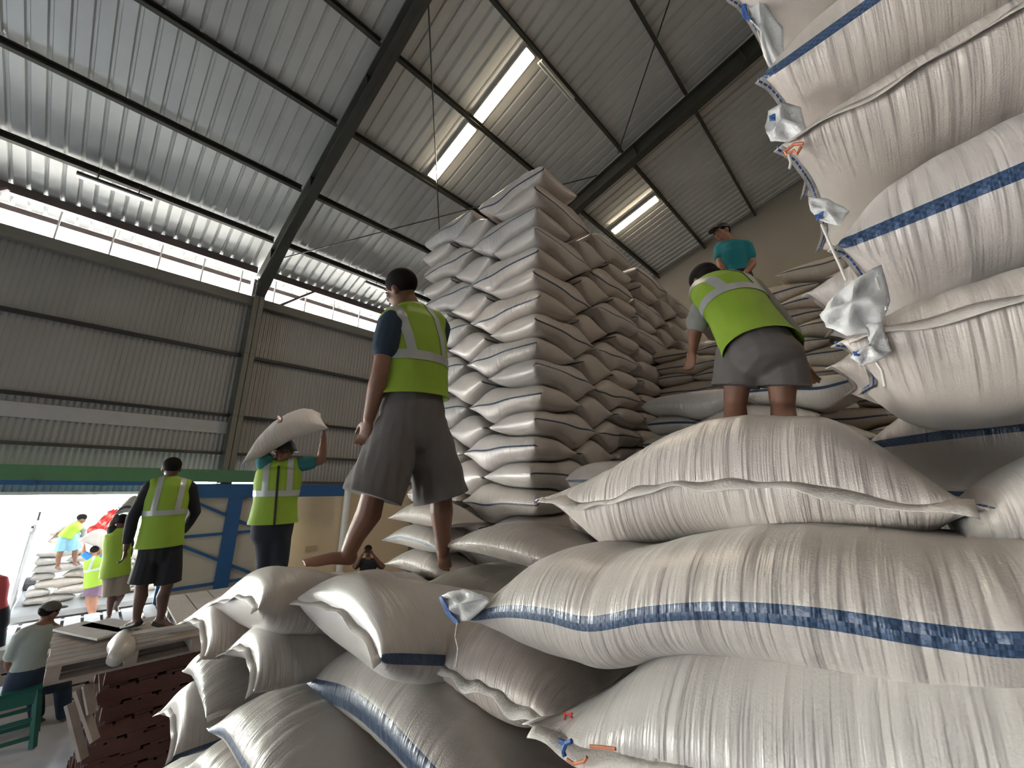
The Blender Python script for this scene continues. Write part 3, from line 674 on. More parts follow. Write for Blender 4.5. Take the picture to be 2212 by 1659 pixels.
# the lower layers of the stacks, out of sight behind and below the near sacks
me_, _ = sack_mesh('low', lambda U, V: (U * .41, V * .265), lambda U, V, x, y: .09 + 0 * U, lambda U, V, x, y: -.09 + 0 * U, 8, 6, wr=0, pu=5.5, eu=.5, pv=5, ev=.45)
bm = bmesh.new(); nn = 0
for (x0, x1, y0, y1, zt) in ((-2.35, .5, .55, 1.45, 1.84), (-3.4, 1.0, 1.55, 3.65, 2.04), (-2.6, .9, 3.8, 5.7, 2.86), (-1.2, .9, 1.9, 3.6, 2.78), (-4.6, -3.7, 1.05, 2.15, 2.03), (-1.65, -.75, 4.68, 5.3, 4.74), (-2.68, -1.75, 5.4, 7.1, 3.17)):
    zb = 2.9 if zt > 4 else 0 if zt < 2.7 or y0 > 3.7 else 2.06
    nz = int((zt - zb) / .185)
    for k in range(nz):
        for i in range(int((x1 - x0) / .84)):
            for j in range(int((y1 - y0) / .545)):
                n0 = len(bm.verts); bm.from_mesh(me_); bm.verts.ensure_lookup_table()
                mv = Vector((x0 + .42 + i * .84, y0 + .27 + j * .545, zt - .093 - k * .185))
                for v in bm.verts[n0:]: v.co += mv
o = bmo('lower_sack_layers', bm, SACK[1], smooth=True); tag(o, 'lower layers of white sacks under the stacks, mostly hidden by the near sacks', 'sacks', kind='stuff')

# ================================================================== PEOPLE
def skin_mat(name, c): return mat(name, c, .55, 0, .12, 12, .1, 60)
SK = [skin_mat('skin_brown', (.20, .095, .06)), skin_mat('skin_dark', (.11, .055, .04)), skin_mat('skin_tan', (.34, .16, .10))]
M_hair = mat('black_hair', (.010, .008, .008), .85, spec=.15); M_vest = mat('hi_vis_vest', (.25, .40, .03), .7, bmp=.3, bscale=14)
M_strip = mat('reflective_strip', (.42, .44, .44), .35, .2); M_lips = mat('lips', (.16, .06, .05), .5); M_eye = mat('eye', (.02, .015, .015), .2)
def cloth(name, c): return mat(name, c, .85, 0, .1, 8, .35, 22)
class Blob:
    def __init__(s): s.bm = bmesh.new()
    def ring_tube(s, secs, side, n=16):
        "secs: (centre, half width along side, half depth)"
        P = [Vector(q[0]) for q in secs]; rings = []; side = Vector(side).normalized()
        ext = []
        for i, q in enumerate(secs):
            t = (P[min(i + 1, len(P) - 1)] - P[max(i - 1, 0)]).normalized(); sd = (side - t * side.dot(t))
            if sd.length < .05: sd = t.orthogonal()
            sd.normalize(); dp = t.cross(sd)
            def mk(c, k): return [s.bm.verts.new(c + sd * math.cos(2 * math.pi * j / n) * q[1] * k + dp * math.sin(2 * math.pi * j / n) * q[2] * k) for j in range(n)]
            r = min(q[1], q[2])
            if i == 0: rings += [mk(P[i] - t * r * .62, .45), mk(P[i] - t * r * .4, .8)]
            rings.append(mk(P[i], 1))
            if i == len(secs) - 1: rings += [mk(P[i] + t * r * .4, .8), mk(P[i] + t * r * .62, .45)]
        for a, b in zip(rings, rings[1:]):
            for k in range(n): s.bm.faces.new((a[k], a[(k + 1) % n], b[(k + 1) % n], b[k]))
        s.bm.faces.new(rings[0][::-1]); s.bm.faces.new(rings[-1]); return s
    def limb(s, pts, rad, n=12):
        d = Vector(pts[-1]) - Vector(pts[0]); return s.ring_tube([(p, r, r) for p, r in zip(pts, rad)], d.orthogonal(), n)
    def ball(s, c, r, mtx=None):
        M_ = Matrix.Translation(c) @ (mtx.to_4x4() if mtx else Matrix.Identity(4)) @ Matrix.Diagonal((r[0], r[1], r[2], 1))
        bmesh.ops.create_uvsphere(s.bm, u_segments=18, v_segments=12, radius=1, matrix=M_); return s
    def flat(s, c, r, mtx=None): return s.ball(c, r, mtx)
    def mesh(s, name, vox=.01, smooth=4):
        bmesh.ops.recalc_face_normals(s.bm, faces=s.bm.faces[:])
        me = bpy.data.meshes.new('tmp'); s.bm.to_mesh(me); s.bm.free()
        o = bpy.data.objects.new('tmp', me); COL.objects.link(o)
        r = o.modifiers.new('r', 'REMESH'); r.mode = 'VOXEL'; r.voxel_size = vox; r.use_smooth_shade = True
        sm = o.modifiers.new('s', 'SMOOTH'); sm.factor = .5; sm.iterations = smooth
        dg = bpy.context.evaluated_depsgraph_get(); dg.update()
        out = bpy.data.meshes.new_from_object(o.evaluated_get(dg)); out.name = name
        bpy.data.objects.remove(o); bpy.data.meshes.remove(me); return out
def cut(me, planes):
    "keep the side of each plane its normal points to"
    bm = bmesh.new(); bm.from_mesh(me)
    for co, no in planes:
        bmesh.ops.bisect_plane(bm, geom=bm.verts[:] + bm.edges[:] + bm.faces[:], plane_co=co, plane_no=no, clear_inner=True, clear_outer=False)
    bm.to_mesh(me); bm.free(); 
    for p in me.polygons: p.use_smooth = True
    return me
def offset_patch(me, planes, off, name, wob=0):
    m2 = me.copy(); m2.name = name; cut(m2, planes)
    if len(m2.vertices) == 0: return None
    bm = bmesh.new(); bm.from_mesh(m2); bm.normal_update()
    for v in bm.verts: v.co += v.normal * off
    bm.to_mesh(m2); bm.free(); m2.materials.clear()
    for p in m2.polygons: p.use_smooth = True
    return m2
def slerp(a, b, f): return Vector(a) * (1 - f) + Vector(b) * f

def hand(bl, w, d, nrm, s=1, curl=.5, thumb=1, fr=1.0):
    "w wrist, d direction of the hand, nrm direction the palm faces"
    d = Vector(d).normalized(); nrm = Vector(nrm); nrm = (nrm - d * nrm.dot(d)).normalized(); sd = d.cross(nrm)
    bl.ring_tube([(w, .026 * s, .02 * s), (w + d * .035 * s, .036 * s, .016 * s), (w + d * .085 * s, .041 * s, .014 * s)], sd, 12)
    for k, (o_, L) in enumerate(((-.030, .072), (-.010, .082), (.010, .077), (.030, .06))):
        p = w + d * .088 * s + sd * o_ * s; q = d.copy(); pts = [p - d * .012 * s, p]
        for j, f in enumerate((.42, .32, .26)):
            ang = curl * (.5 + .35 * j) * (1 + .1 * k); q = (Matrix.Rotation(-ang, 3, sd) @ q)
            if q.dot(nrm) < 0 and j == 0: pass
            p = p + q * L * f * s; pts.append(p)
        bl.limb(pts, [.0095 * s * fr, .0092 * s * fr, .0088 * s * fr, .008 * s * fr, .007 * s * fr], 8)
    b = w + d * .03 * s + sd * (-.03 * thumb) * s
    td = (d * .7 - sd * thumb * .7 + nrm * .35).normalized()
    bl.limb([b, b + td * .035 * s, b + td * .05 * s + d * .02 * s, b + td * .055 * s + d * .04 * s], [.014 * s, .012 * s, .010 * s, .008 * s], 8)

def person(label, J, skin, vest=None, shirt=None, sleeve=.55, sleeve_long=False, shorts=None, shorts_len=.85, flare=1.25, trousers=None, hat=None, s=1.0, vox=.009, group=None, hem=.0, hair=M_hair,
           shoes=None, curl=.6, shirt_body=False, belly=1.0, hairlen=0, vest_open=False, stripes=True, fat=1.0, headtilt=None, zip_=False):
    for k in J: J[k] = Vector(J[k])
    side = (J['shR'] - J['shL']).normalized(); up = (J['neck'] - J['pelvis']).normalized(); fw = J['face'].normalized()
    bk = side.cross(up)  # torso front/back axis
    base = Vector((J['pelvis'].x, J['pelvis'].y, min(J['toL'].z, J['toR'].z)))
    root = empty('person', base); tag(root, label, 'person', group)
    # ---- body
    b = Blob(); g = s * fat
    chest = slerp(J['pelvis'], J['neck'], .68); waist = slerp(J['pelvis'], J['neck'], .36); bend = J.get('bend', Vector((0, 0, 0)))
    chest += bend; waist += bend * .6
    hipL, hipR = J['hipL'], J['hipR']
    tor = [(J['pelvis'] - up * .06 * s, .155 * g, .105 * g), (J['pelvis'] + up * .05 * s, .16 * g, .11 * g), (waist, .14 * g * belly, .10 * g * belly), (chest, .165 * g, .115 * g), (slerp(chest, J['neck'], .6), .155 * g, .095 * g), (J['neck'] - up * .02, .09 * g, .07 * g)]
    b.ring_tube(tor, side, 20)
    hc = J['head']; nk = J['neck']
    b.limb([nk - up * .03, slerp(nk, hc, .35), slerp(nk, hc, .75)], [.062 * s, .055 * s, .055 * s])
    hu = (hc - nk).normalized(); hu = (hu * .5 + Vector((0, 0, 1)) * .5).normalized() if headtilt is None else Vector(headtilt).normalized()
    hf = (fw - hu * fw.dot(hu)).normalized(); hs_ = hf.cross(hu); HM = Matrix((hs_, hf, hu)).transposed()
    hp = lambda x, y, z: hc + hs_ * x * s + hf * y * s + hu * z * s
    b.ball(hp(0, -.012, .028), (.076 * s, .094 * s, .085 * s), HM)       # skull
    b.ball(hp(0, .018, -.035), (.060 * s, .072 * s, .075 * s), HM)      # face and jaw
    b.ball(hp(0, .052, -.082), (.028 * s, .026 * s, .020 * s), HM)      # chin
    b.limb([hp(0, .082, .012), hp(0, .098, -.020), hp(0, .104, -.034)], [.010 * s, .012 * s, .015 * s], 8)   # nose
    for q in (-1, 1):
        b.ball(hp(.078 * q, -.008, -.01), (.010 * s, .020 * s, .032 * s), HM)   # ears
        b.ball(hp(.030 * q, .078, .022), (.024 * s, .012 * s, .009 * s), HM)    # brows
        b.ball(hp(.038 * q, .062, -.022), (.022 * s, .020 * s, .020 * s), HM)   # cheeks
    b.ball(hp(0, .083, -.056), (.024 * s, .012 * s, .011 * s), HM)
    for q in ('L', 'R'):
        sh, el_, wr_ = J['sh' + q], J['el' + q], J['wr' + q]
        b.limb([slerp(chest, J['neck'], .75), sh], [.07 * g, .062 * g])
        b.limb([sh, slerp(sh, el_, .35), slerp(sh, el_, .8), el_], [.058 * g, .052 * g, .043 * g, .040 * g])
        b.limb([el_, slerp(el_, wr_, .25), slerp(el_, wr_, .75), wr_], [.040 * g, .043 * g, .032 * g, .027 * g])
        hd = J.get('hd' + q, wr_ - el_); pn = J.get('pn' + q, (chest - wr_))
        hand(b, wr_, hd, pn, s, curl, 1 if q == 'L' else -1)
        hp_, kn, an, to = J['hip' + q], J['kn' + q], J['an' + q], J['to' + q]
        b.limb([hp_ + up * .03, slerp(hp_, kn, .3), slerp(hp_, kn, .75), kn], [.088 * g, .084 * g, .062 * g, .056 * g])
        calf = slerp(kn, an, .32) - (Vector(to) - an).normalized() * .018
        b.limb([kn, calf, slerp(kn, an, .7), an], [.053 * g, .058 * g, .042 * g, .034 * g])
        fd = (to - an); L = fd.length; fdn = fd.normalized(); lat = fdn.cross((kn - an).normalized())
        heel = an - fdn * .03 + (an - kn).normalized() * .035
        b.limb([an, heel], [.036 * s, .034 * s]); b.ring_tube([(heel, .032 * s, .032 * s), (slerp(heel, to, .5) + (kn - an).normalized() * .012, .036 * s, .028 * s), (slerp(heel, to, .85), .044 * s, .018 * s), (to, .038 * s, .013 * s)], lat, 12)
        for k in range(5):
            tt = to + lat * (.032 - .016 * k) * s; b.limb([tt - fdn * .02, tt + fdn * (.03 - .004 * k) * s], [.010 * s, .0085 * s], 6)
    body = link('body', b.mesh('body', vox), skin); rooted(root, body)
    def part(nm, bl, m, v=vox * 1.3, planes=None, sm=5, lab=None):
        me = bl.mesh(nm, v, sm) if isinstance(bl, Blob) else bl
        if planes: cut(me, planes)
        o = link(nm, me, m); rooted(root, o)
        if lab: o['label'] = lab
        return o
    for q in (-1, 1):
        e_ = Blob(); e_.ball(hp(.030 * q, .082, .004), (.013 * s, .006 * s, .006 * s), HM); part('eye', e_, M_eye, .004, sm=1)
    e_ = Blob(); e_.ball(hp(0, .093, -.057), (.022 * s, .006 * s, .006 * s), HM); part('mouth', e_, M_lips, .004, sm=1)
    # ---- hair
    h_ = Blob(); h_.ball(hp(0, -.018, .038), (.085 * s, .100 * s, .086 * s), HM)
    if hairlen: h_.ball(hp(0, -.05, -.02), (.088 * s, .075 * s, .10 * s * hairlen), HM)
    part('hair', h_, hair, .007, [(hp(0, .05, -.005), (hs_ * 0 - hf * .75 + hu * .65))])
    if hat == 'cap' or hat == 'capgrey':
        mm = M_dark if hat == 'cap' else cloth('grey_cap', (.10, .095, .09))
        h_ = Blob(); h_.ball(hp(0, -.010, .045), (.090 * s, .106 * s, .082 * s), HM); c_ = part('cap', h_, mm, .006, [(hp(0, 0, .03), hu)])
        h_ = Blob(); h_.ball(hp(0, .105, .036), (.070 * s, .07 * s, .010 * s), HM); o = link('brim', h_.mesh('brim', .005, 2), mm); rooted(root, o)
    if hat == 'bucket':
        h_ = Blob(); h_.ball(hp(0, -.008, .045), (.092 * s, .104 * s, .080 * s), HM); h_.ring_tube([(hp(0, 0, .045), .10 * s, .11 * s), (hp(0, 0, .0), .135 * s, .145 * s)], hs_, 20)
        part('hat', h_, M_dark, .008, [(hp(0, 0, -.0), hu)])
    # ---- upper clothes
    infl = .016 * s
    if shirt is not None:
        b = Blob(); b.ring_tube([(t[0], t[1] + infl * .7, t[2] + infl * .7) for t in tor[:-1]] + [(tor[-1][0] - up * .02, tor[-1][1] + .012, tor[-1][2] + .012)], side, 20)
        for q in ('L', 'R'):
            sh, el_, wr_ = J['sh' + q], J['el' + q], J['wr' + q]
            b.limb([slerp(chest, J['neck'], .7), sh], [.078 * g, .072 * g])
            if sleeve_long: b.limb([sh, slerp(sh, el_, .5), el_, slerp(el_, wr_, .5), slerp(el_, wr_, .92)], [.070 * g, .062 * g, .056 * g, .052 * g, .040 * g])
            else: b.limb([sh, slerp(sh, el_, sleeve * .6), slerp(sh, el_, sleeve)], [.072 * g, .072 * g, .068 * g])
        part('shirt', b, shirt, vox * 1.2, [(J['pelvis'] - up * (.04 + hem) * s, up)])
    if vest is not None:
        b = Blob(); k_ = infl * 1.9
        hl = .10 + hem
        b.ring_tube([(J['pelvis'] - up * hl * s, .178 * g + k_, .125 * g + k_), (J['pelvis'] + up * .05 * s, .166 * g + k_, .115 * g + k_), (waist, .150 * g * belly + k_, .108 * g * belly + k_), (chest, .168 * g + k_, .117 * g + k_), (slerp(chest, J['neck'], .62), .158 * g + k_, .096 * g + k_), (J['neck'] - up * .035, .085 * g + k_, .066 * g + k_)], side, 24)
        for q in ('L', 'R'):
            b.limb([slerp(chest, J['neck'], .7), slerp(slerp(chest, J['neck'], .7), J['sh' + q], .86)], [.086 * g, .083 * g])
        me = b.mesh('vest', vox * 1.2, 5); cut(me, [(J['pelvis'] - up * hl * s, up)])
        v = part('vest', me, vest)
        if stripes:
            c0 = slerp(waist, chest, .42)
            o1 = offset_patch(me, [(c0 - up * .026 * s, up), (c0 + up * .026 * s, -up)], .0035, 'reflective_stripe')
            o = link('reflective_stripe', o1, M_strip); rooted(root, o); o['label'] = 'silver reflective band round the vest'
            if zip_:
                ff = (fw - up * fw.dot(up)).normalized(); cc = slerp(chest, J['pelvis'], .3)
                o1 = offset_patch(me, [(cc - side * .009, side), (cc + side * .009, -side), (cc + ff * .03, ff), (J['neck'] - up * .03, -up)], .006, 'zip')
                if o1: o = link('zip', o1, M_dark); rooted(root, o); o['label'] = 'black zip down the front of the vest'
            for q in (-1, 1):
                c1 = c0 + side * .095 * g * q
                o1 = offset_patch(me, [(c1 - side * .024 * s, side), (c1 + side * .024 * s, -side), (c0 + up * .026 * s, up)], .0035, 'reflective_stripe')
                if o1: o = link('reflective_stripe', o1, M_strip); rooted(root, o); o['label'] = 'silver strap running over the shoulder'
    # ---- lower clothes
    if shorts is not None or trousers is not None:
        m_ = shorts or trousers; b = Blob()
        b.ring_tube([(J['pelvis'] - up * .12 * s, .15 * g + infl, .10 * g + infl)] + [(t[0], t[1] + infl, t[2] + infl) for t in tor[:2]] + [(slerp(tor[1][0], waist, .5), .155 * g + infl * .6, .108 * g + infl * .6)], side, 20)
        pl = []
        for q in ('L', 'R'):
            hp_, kn, an = J['hip' + q], J['kn' + q], J['an' + q]
            if shorts is not None:
                e_ = slerp(hp_, kn, shorts_len + .12) if shorts_len <= 1 else slerp(kn, an, shorts_len - 1 + .12)
                pts = [hp_ + up * .03, slerp(hp_, kn, .45)] + ([e_] if shorts_len <= 1 else [kn, e_]); rr = [.106 * g, .1 * g * (1 + (flare - 1) * .4)] + ([.088 * g * flare] if shorts_len <= 1 else [.085 * g * flare, .085 * g * flare])
                b.limb(pts, rr, 16)
            else: b.limb([hp_ + up * .03, slerp(hp_, kn, .45), kn, slerp(kn, an, .5), slerp(kn, an, .95)], [.103 * g, .098 * g, .078 * g, .07 * g, .062 * g], 16)
        me = b.mesh('lower', vox * 1.3, 4)
        if shorts is not None:     # straight hems
            ends = []
            for q in ('L', 'R'):
                hp_, kn, an = J['hip' + q], J['kn' + q], J['an' + q]
                ends.append((slerp(hp_, kn, shorts_len) if shorts_len <= 1 else slerp(kn, an, shorts_len - 1), (kn - hp_).normalized(), hp_, kn))
            for v in me.vertices:
                best = min(ends, key=lambda e: ((v.co - e[2]) - e[1] * (v.co - e[2]).dot(e[1])).length)
                h = (v.co - best[0]).dot(best[1])
                if h > 0: v.co -= best[1] * h
                # soft vertical folds
                v.co += best[1].orthogonal().normalized() * .004 * math.sin(v.co.x * 70 + v.co.y * 90)
        part('shorts' if shorts is not None else 'trousers', me, m_)
    if shoes is not None:
        for q in ('L', 'R'):
            an, to, kn = J['an' + q], J['to' + q], J['kn' + q]; fdn = (to - an).normalized(); dn = (an - kn).normalized(); lat = fdn.cross(-dn)
            b = Blob(); b.ring_tube([(an - fdn * .045 + dn * .05, .04, .03), (slerp(an, to, .5) + dn * .03, .046, .022), (to + fdn * .04, .046, .02)], lat, 12); part('shoe', b, shoes, .007)
    return root

def J2(**k): return {a: (v if isinstance(v, Vector) else (at(*v) if abs(v[1]) > 30 else Vector(v))) for a, v in k.items()}
shirt_navy = cloth('navy_shirt', (.012, .03, .055)); shorts_grey = cloth('grey_shorts', (.13, .12, .12)); cloth_black = cloth('black_cloth', (.012, .013, .018))
teal = cloth('teal_shirt', (.01, .21, .25)); teal2 = cloth('teal_sleeve_shirt', (.02, .14, .15)); greyshirt = cloth('grey_sleeve_shirt', (.24, .25, .24)); shirt_pale = cloth('pale_green_shirt', (.30, .34, .32))
ltblue = cloth('light_blue_shorts', (.22, .42, .55)); khaki = cloth('khaki_shorts', (.22, .19, .15)); purple = cloth('purple_shorts', (.16, .10, .16)); redc = cloth('red_shirt', (.5, .08, .1)); bluec = cloth('blue_shirt', (.03, .2, .6)); navyt = cloth('dark_navy_trousers', (.008, .012, .02))
D = 2.34
# walking worker, seen from behind, striding left
person('walking barefoot worker in green vest and long grey shorts, seen from behind', J2(
    head=(866, 626, D - .04), neck=(893, 668, D), face=(-.75, -.15, -.42), shL=(848, 700, D - .12), shR=(946, 706, D + .08), pelvis=(893, 905, D),
    hipL=(862, 930, D - .04), hipR=(922, 930, D + .05), knL=(806, 1072, D - .08), knR=(953, 1072, D + .08), anL=(752, 1196, D), anR=(957, 1190, D + .10), toL=(668, 1214, D), toR=(962, 1226, D + .18),
    elL=(820, 812, D - .16), wrL=(797, 905, D - .08), elR=(925, 800, D + .30), wrR=(880, 850, D + .40), bend=(0, 0, 0)), SK[0], vest=M_vest, shirt=shirt_navy, sleeve=.55, shorts=shorts_grey, shorts_len=1.02, flare=1.62, s=1.0, vox=.0075, hem=-.22, curl=.5, fat=1.16, belly=1.12)
E2 = 2.3
person('bending worker in green vest and grey shorts leaning over the sacks, seen from behind', J2(
    head=(1522, 612, E2 + .30), neck=(1548, 622, E2 + .26), face=(-.5, .3, -.8), shL=(1530, 640, E2 + .16), shR=(1622, 622, E2 + .36), pelvis=(1640, 745, E2),
    hipL=(1598, 765, E2), hipR=(1688, 765, E2), knL=(1588, 872, E2 + .03), knR=(1690, 872, E2 + .03), anL=(1590, 985, E2), anR=(1700, 985, E2), toL=(1585, 1002, E2 + .17), toR=(1698, 1002, E2 + .17),
    elL=(1503, 705, E2 + .16), wrL=(1497, 755, E2 + .26), elR=(1712, 735, E2 + .34), wrR=(1732, 782, E2 + .26), bend=(.0, -.02, .05)), SK[0], vest=M_vest, shirt=greyshirt, sleeve=.95, shorts=shorts_grey, shorts_len=.66, flare=1.45, hairlen=1, hem=-.06, s=.98, vox=.0075, fat=.98)
T_ = 4.9
person('standing man in teal shirt and dark cap on the far pile', J2(
    head=(1560, 503, T_), neck=(1577, 522, T_), face=(-.5, -.8, -.15), shL=(1555, 535, T_), shR=(1612, 532, T_), pelvis=(1592, 612, T_), hipL=(1580, 620, T_), hipR=(1605, 620, T_),
    knL=(1582, 665, T_ - .02), knR=(1606, 665, T_ - .02), anL=(1582, 712, T_), anR=(1606, 712, T_), toL=(1578, 720, T_ - .15), toR=(1606, 720, T_ - .15),
    elL=(1555, 570, T_ - .05), wrL=(1565, 600, T_ - .12), elR=(1626, 570, T_ + .03), wrR=(1610, 590, T_ - .12)), SK[2], shirt=teal, sleeve=.6, trousers=cloth_black, hat='cap', s=.98, hem=.10, vox=.011)
B_D = 4.3
person('worker in bucket hat carrying a sack on the head with both arms raised', J2(
    head=(612, 974, B_D), neck=(606, 1000, B_D), face=(.85, -.45, -.05), shL=(643, 1004, B_D), shR=(572, 1006, B_D), pelvis=(590, 1130, B_D), hipL=(603, 1140, B_D), hipR=(578, 1140, B_D),
    knL=(603, 1215, B_D - .03), knR=(575, 1215, B_D), anL=(592, 1290, B_D), anR=(566, 1290, B_D), toL=(600, 1302, B_D - .16), toR=(570, 1302, B_D - .16),
    elL=(694, 996, B_D + .02), wrL=(700, 942, B_D), elR=(570, 975, B_D - .08), wrR=(592, 930, B_D - .12), hdR=(.1, .35, .8), hdL=(-.05, -.15, 1)), SK[0], vest=M_vest, shirt=teal2, sleeve=.6, trousers=navyt, hat='bucket', zip_=True, s=.97, hem=-.10, vox=.010)
M2 = 5.7
person('worker standing on the pallets in green vest over long black sleeves, seen from behind', J2(
    head=(371, 1012, M2), neck=(368, 1032, M2), face=(-1, .15, -.1), shL=(325, 1050, M2), shR=(410, 1052, M2), pelvis=(345, 1180, M2), hipL=(328, 1190, M2), hipR=(368, 1190, M2),
    knL=(305, 1268, M2), knR=(360, 1268, M2), anL=(295, 1338, M2), anR=(345, 1338, M2), toL=(275, 1350, M2 + .1), toR=(370, 1352, M2 - .05),
    elL=(287, 1118, M2), wrL=(272, 1185, M2), elR=(422, 1106, M2 + .05), wrR=(395, 1150, M2 + .25)), SK[1], vest=M_vest, shirt=cloth_black, sleeve_long=True, shorts=cloth_black, shorts_len=.88, flare=1.35, shoes=M_dark, s=.98, vox=.011, hem=-.10)
S_ = 7.9
person('seated man in pale shirt and grey cap on the green stool, back to the camera', J2(
    head=(107, 1322, S_), neck=(95, 1345, S_), face=(-.6, .75, -.15), shL=(48, 1372, S_ - .05), shR=(127, 1370, S_ + .05), pelvis=(60, 1468, S_), hipL=(45, 1475, S_), hipR=(90, 1475, S_),
    knL=(75, 1482, S_ + .42), knR=(135, 1480, S_ + .3), anL=(80, 1550, S_ + .42), anR=(138, 1548, S_ + .3), toL=(95, 1560, S_ + .5), toR=(150, 1556, S_ + .4),
    elL=(20, 1430, S_), wrL=(30, 1460, S_ + .2), elR=(140, 1425, S_ + .1), wrR=(130, 1450, S_ + .3)), SK[0], shirt=shirt_pale, sleeve=.8, trousers=cloth('navy_trousers', (.015, .03, .06)), hat='capgrey', s=1.0, vox=.012, hem=.06, fat=1.12)
C_ = 10.0
person('far man in black shirt by the cream wall holding a phone up to his face', J2(
    head=(795, 1190, C_), neck=(795, 1206, C_), face=(.88, -.45, -.05), shL=(812, 1214, C_), shR=(777, 1214, C_), pelvis=(795, 1268, C_), hipL=(802, 1274, C_), hipR=(788, 1274, C_),
    knL=(802, 1313, C_), knR=(788, 1313, C_), anL=(802, 1350, C_), anR=(788, 1350, C_), toL=(804, 1353, C_ - .15), toR=(786, 1353, C_ - .15),
    elL=(828, 1226, C_ - .1), wrL=(806, 1198, C_ - .3), elR=(766, 1226, C_ - .1), wrR=(784, 1196, C_ - .3)), SK[0], shirt=cloth_black, sleeve=.9, trousers=navyt, s=1.0, vox=.012)
bm = bmesh.new(); pc = at(795, 1190, C_ - .36); bar(bm, pc + Vector((-.03, -.06, 0)), pc + Vector((.035, .07, 0)), .012, .075); tag(bmo('phone', bm, M_dark), 'dark phone held up by the far man at the cream wall', 'phone')
# outside, at the truck
Tm = 14.0
person('man in green vest and light blue shorts bending on the truck load', J2(
    head=(177, 1121, Tm), neck=(168, 1130, Tm), face=(-.2, .8, -.6), shL=(157, 1133, Tm - .1), shR=(168, 1135, Tm + .15), pelvis=(146, 1156, Tm), hipL=(138, 1160, Tm), hipR=(158, 1160, Tm),
    knL=(130, 1193, Tm), knR=(163, 1190, Tm), anL=(124, 1224, Tm), anR=(162, 1216, Tm), toL=(130, 1230, Tm - .1), toR=(168, 1221, Tm - .1),
    elL=(135, 1142, Tm), wrL=(120, 1156, Tm), elR=(182, 1148, Tm), wrR=(180, 1165, Tm)), SK[0], vest=M_vest, shirt=shirts if False else greyshirt, sleeve_long=True, shorts=ltblue, shorts_len=.9, flare=1.3, s=.95, vox=.016, stripes=False, hem=-.05)
Cd = 13.5
person('man in blue shirt and green vest shouldering a white sack by the truck', J2(
    head=(203, 1190, Cd), neck=(204, 1201, Cd), face=(-.9, -.3, -.2), shL=(196, 1206, Cd), shR=(214, 1206, Cd), pelvis=(205, 1256, Cd), hipL=(198, 1260, Cd), hipR=(212, 1260, Cd),
    knL=(190, 1293, Cd), knR=(205, 1293, Cd), anL=(194, 1322, Cd), anR=(204, 1322, Cd), toL=(196, 1328, Cd - .1), toR=(208, 1328, Cd - .1),
    elL=(180, 1195, Cd), wrL=(182, 1178, Cd), elR=(222, 1200, Cd), wrR=(215, 1180, Cd)), SK[2], vest=M_vest, shirt=bluec, sleeve=.9, shorts=purple, shorts_len=.8, flare=1.25, s=.92, vox=.016)
Kd = 9.5
person('worker in green vest and khaki shorts carrying a sack, beside the man on the pallets', J2(
    head=(264, 1126, Kd), neck=(258, 1142, Kd), face=(-.9, .3, -.3), shL=(244, 1152, Kd), shR=(276, 1152, Kd), pelvis=(250, 1230, Kd), hipL=(242, 1236, Kd), hipR=(262, 1236, Kd),
    knL=(240, 1288, Kd), knR=(262, 1285, Kd), anL=(236, 1328, Kd), anR=(250, 1310, Kd + .3), toL=(232, 1338, Kd - .1), toR=(254, 1318, Kd + .4),
    elL=(240, 1135, Kd), wrL=(252, 1112, Kd), elR=(282, 1190, Kd), wrR=(276, 1215, Kd)), SK[1], vest=M_vest, shirt=cloth_black, sleeve=.7, shorts=khaki, shorts_len=.95, flare=1.35, s=.95, vox=.015, stripes=False)
Ld = 9.0
person('partly seen person in red at the far left edge of the photo by the doorway', J2(
    head=(-22, 1225, Ld), neck=(-22, 1242, Ld), face=(-1, 0, 0), shL=(-42, 1250, Ld), shR=(-8, 1250, Ld), pelvis=(-20, 1340, Ld), hipL=(-30, 1345, Ld), hipR=(-10, 1345, Ld),
    knL=(-30, 1410, Ld), knR=(-8, 1410, Ld), anL=(-30, 1470, Ld), anR=(-8, 1470, Ld), toL=(-30, 1480, Ld), toR=(0, 1480, Ld), elL=(-48, 1300, Ld), wrL=(-44, 1350, Ld), elR=(-1, 1300, Ld), wrR=(4, 1342, Ld)),
    SK[2], shirt=redc, sleeve=.9, trousers=navyt, s=.95, vox=.015)

# ================================================================== PROPS: carried sacks, pallets, stool, truck
def free_sack(name, corners, up, label, mt, droop=0, seed=1, th=.10, parent=None, n=(60, 34), wr=.008):
    "sack through four corners (a,b,c,d: a-b one end, d-c the other), thickness th, middle raised by droop"
    a, b, c, d = [Vector(q) for q in corners]; cen = (a + b + c + d) / 4
    me, (X, Y, MID, U, V) = sack_mesh(name, lambda U, V: (U, V), lambda U, V, x, y: th / 2 + 0 * U, lambda U, V, x, y: -th / 2 + 0 * U, n[0], n[1], seed=seed, wr=wr, pu=3.5, pv=3.2, eu=.55, m=mt, ears=.06)
    n_ = ((b - a).cross(d - a)).normalized(); upv = Vector(up).normalized()
    if n_.dot(upv) < 0: n_ = -n_
    for v in me.vertices:
        u, w, h = v.co; f, g = (u + 1) / 2, (w + 1) / 2
        p = (a * (1 - g) + b * g) * (1 - f) + (d * (1 - g) + c * g) * f
        v.co = p + n_ * h + upv * droop * (1 - u * u) - cen
    me.update(); o = link('rice_sack', me); o.location = cen; tag(o, label, 'sack'); return o
BD = B_D
free_sack('s', [at(526, 1000, BD - .22), at(560, 965, BD + .22), at(690, 893, BD + .25), at(706, 925, BD - .25)], (0, 0, 1), 'white sack balanced on the head of the worker in the bucket hat', SACKP, .10, 5, .20)
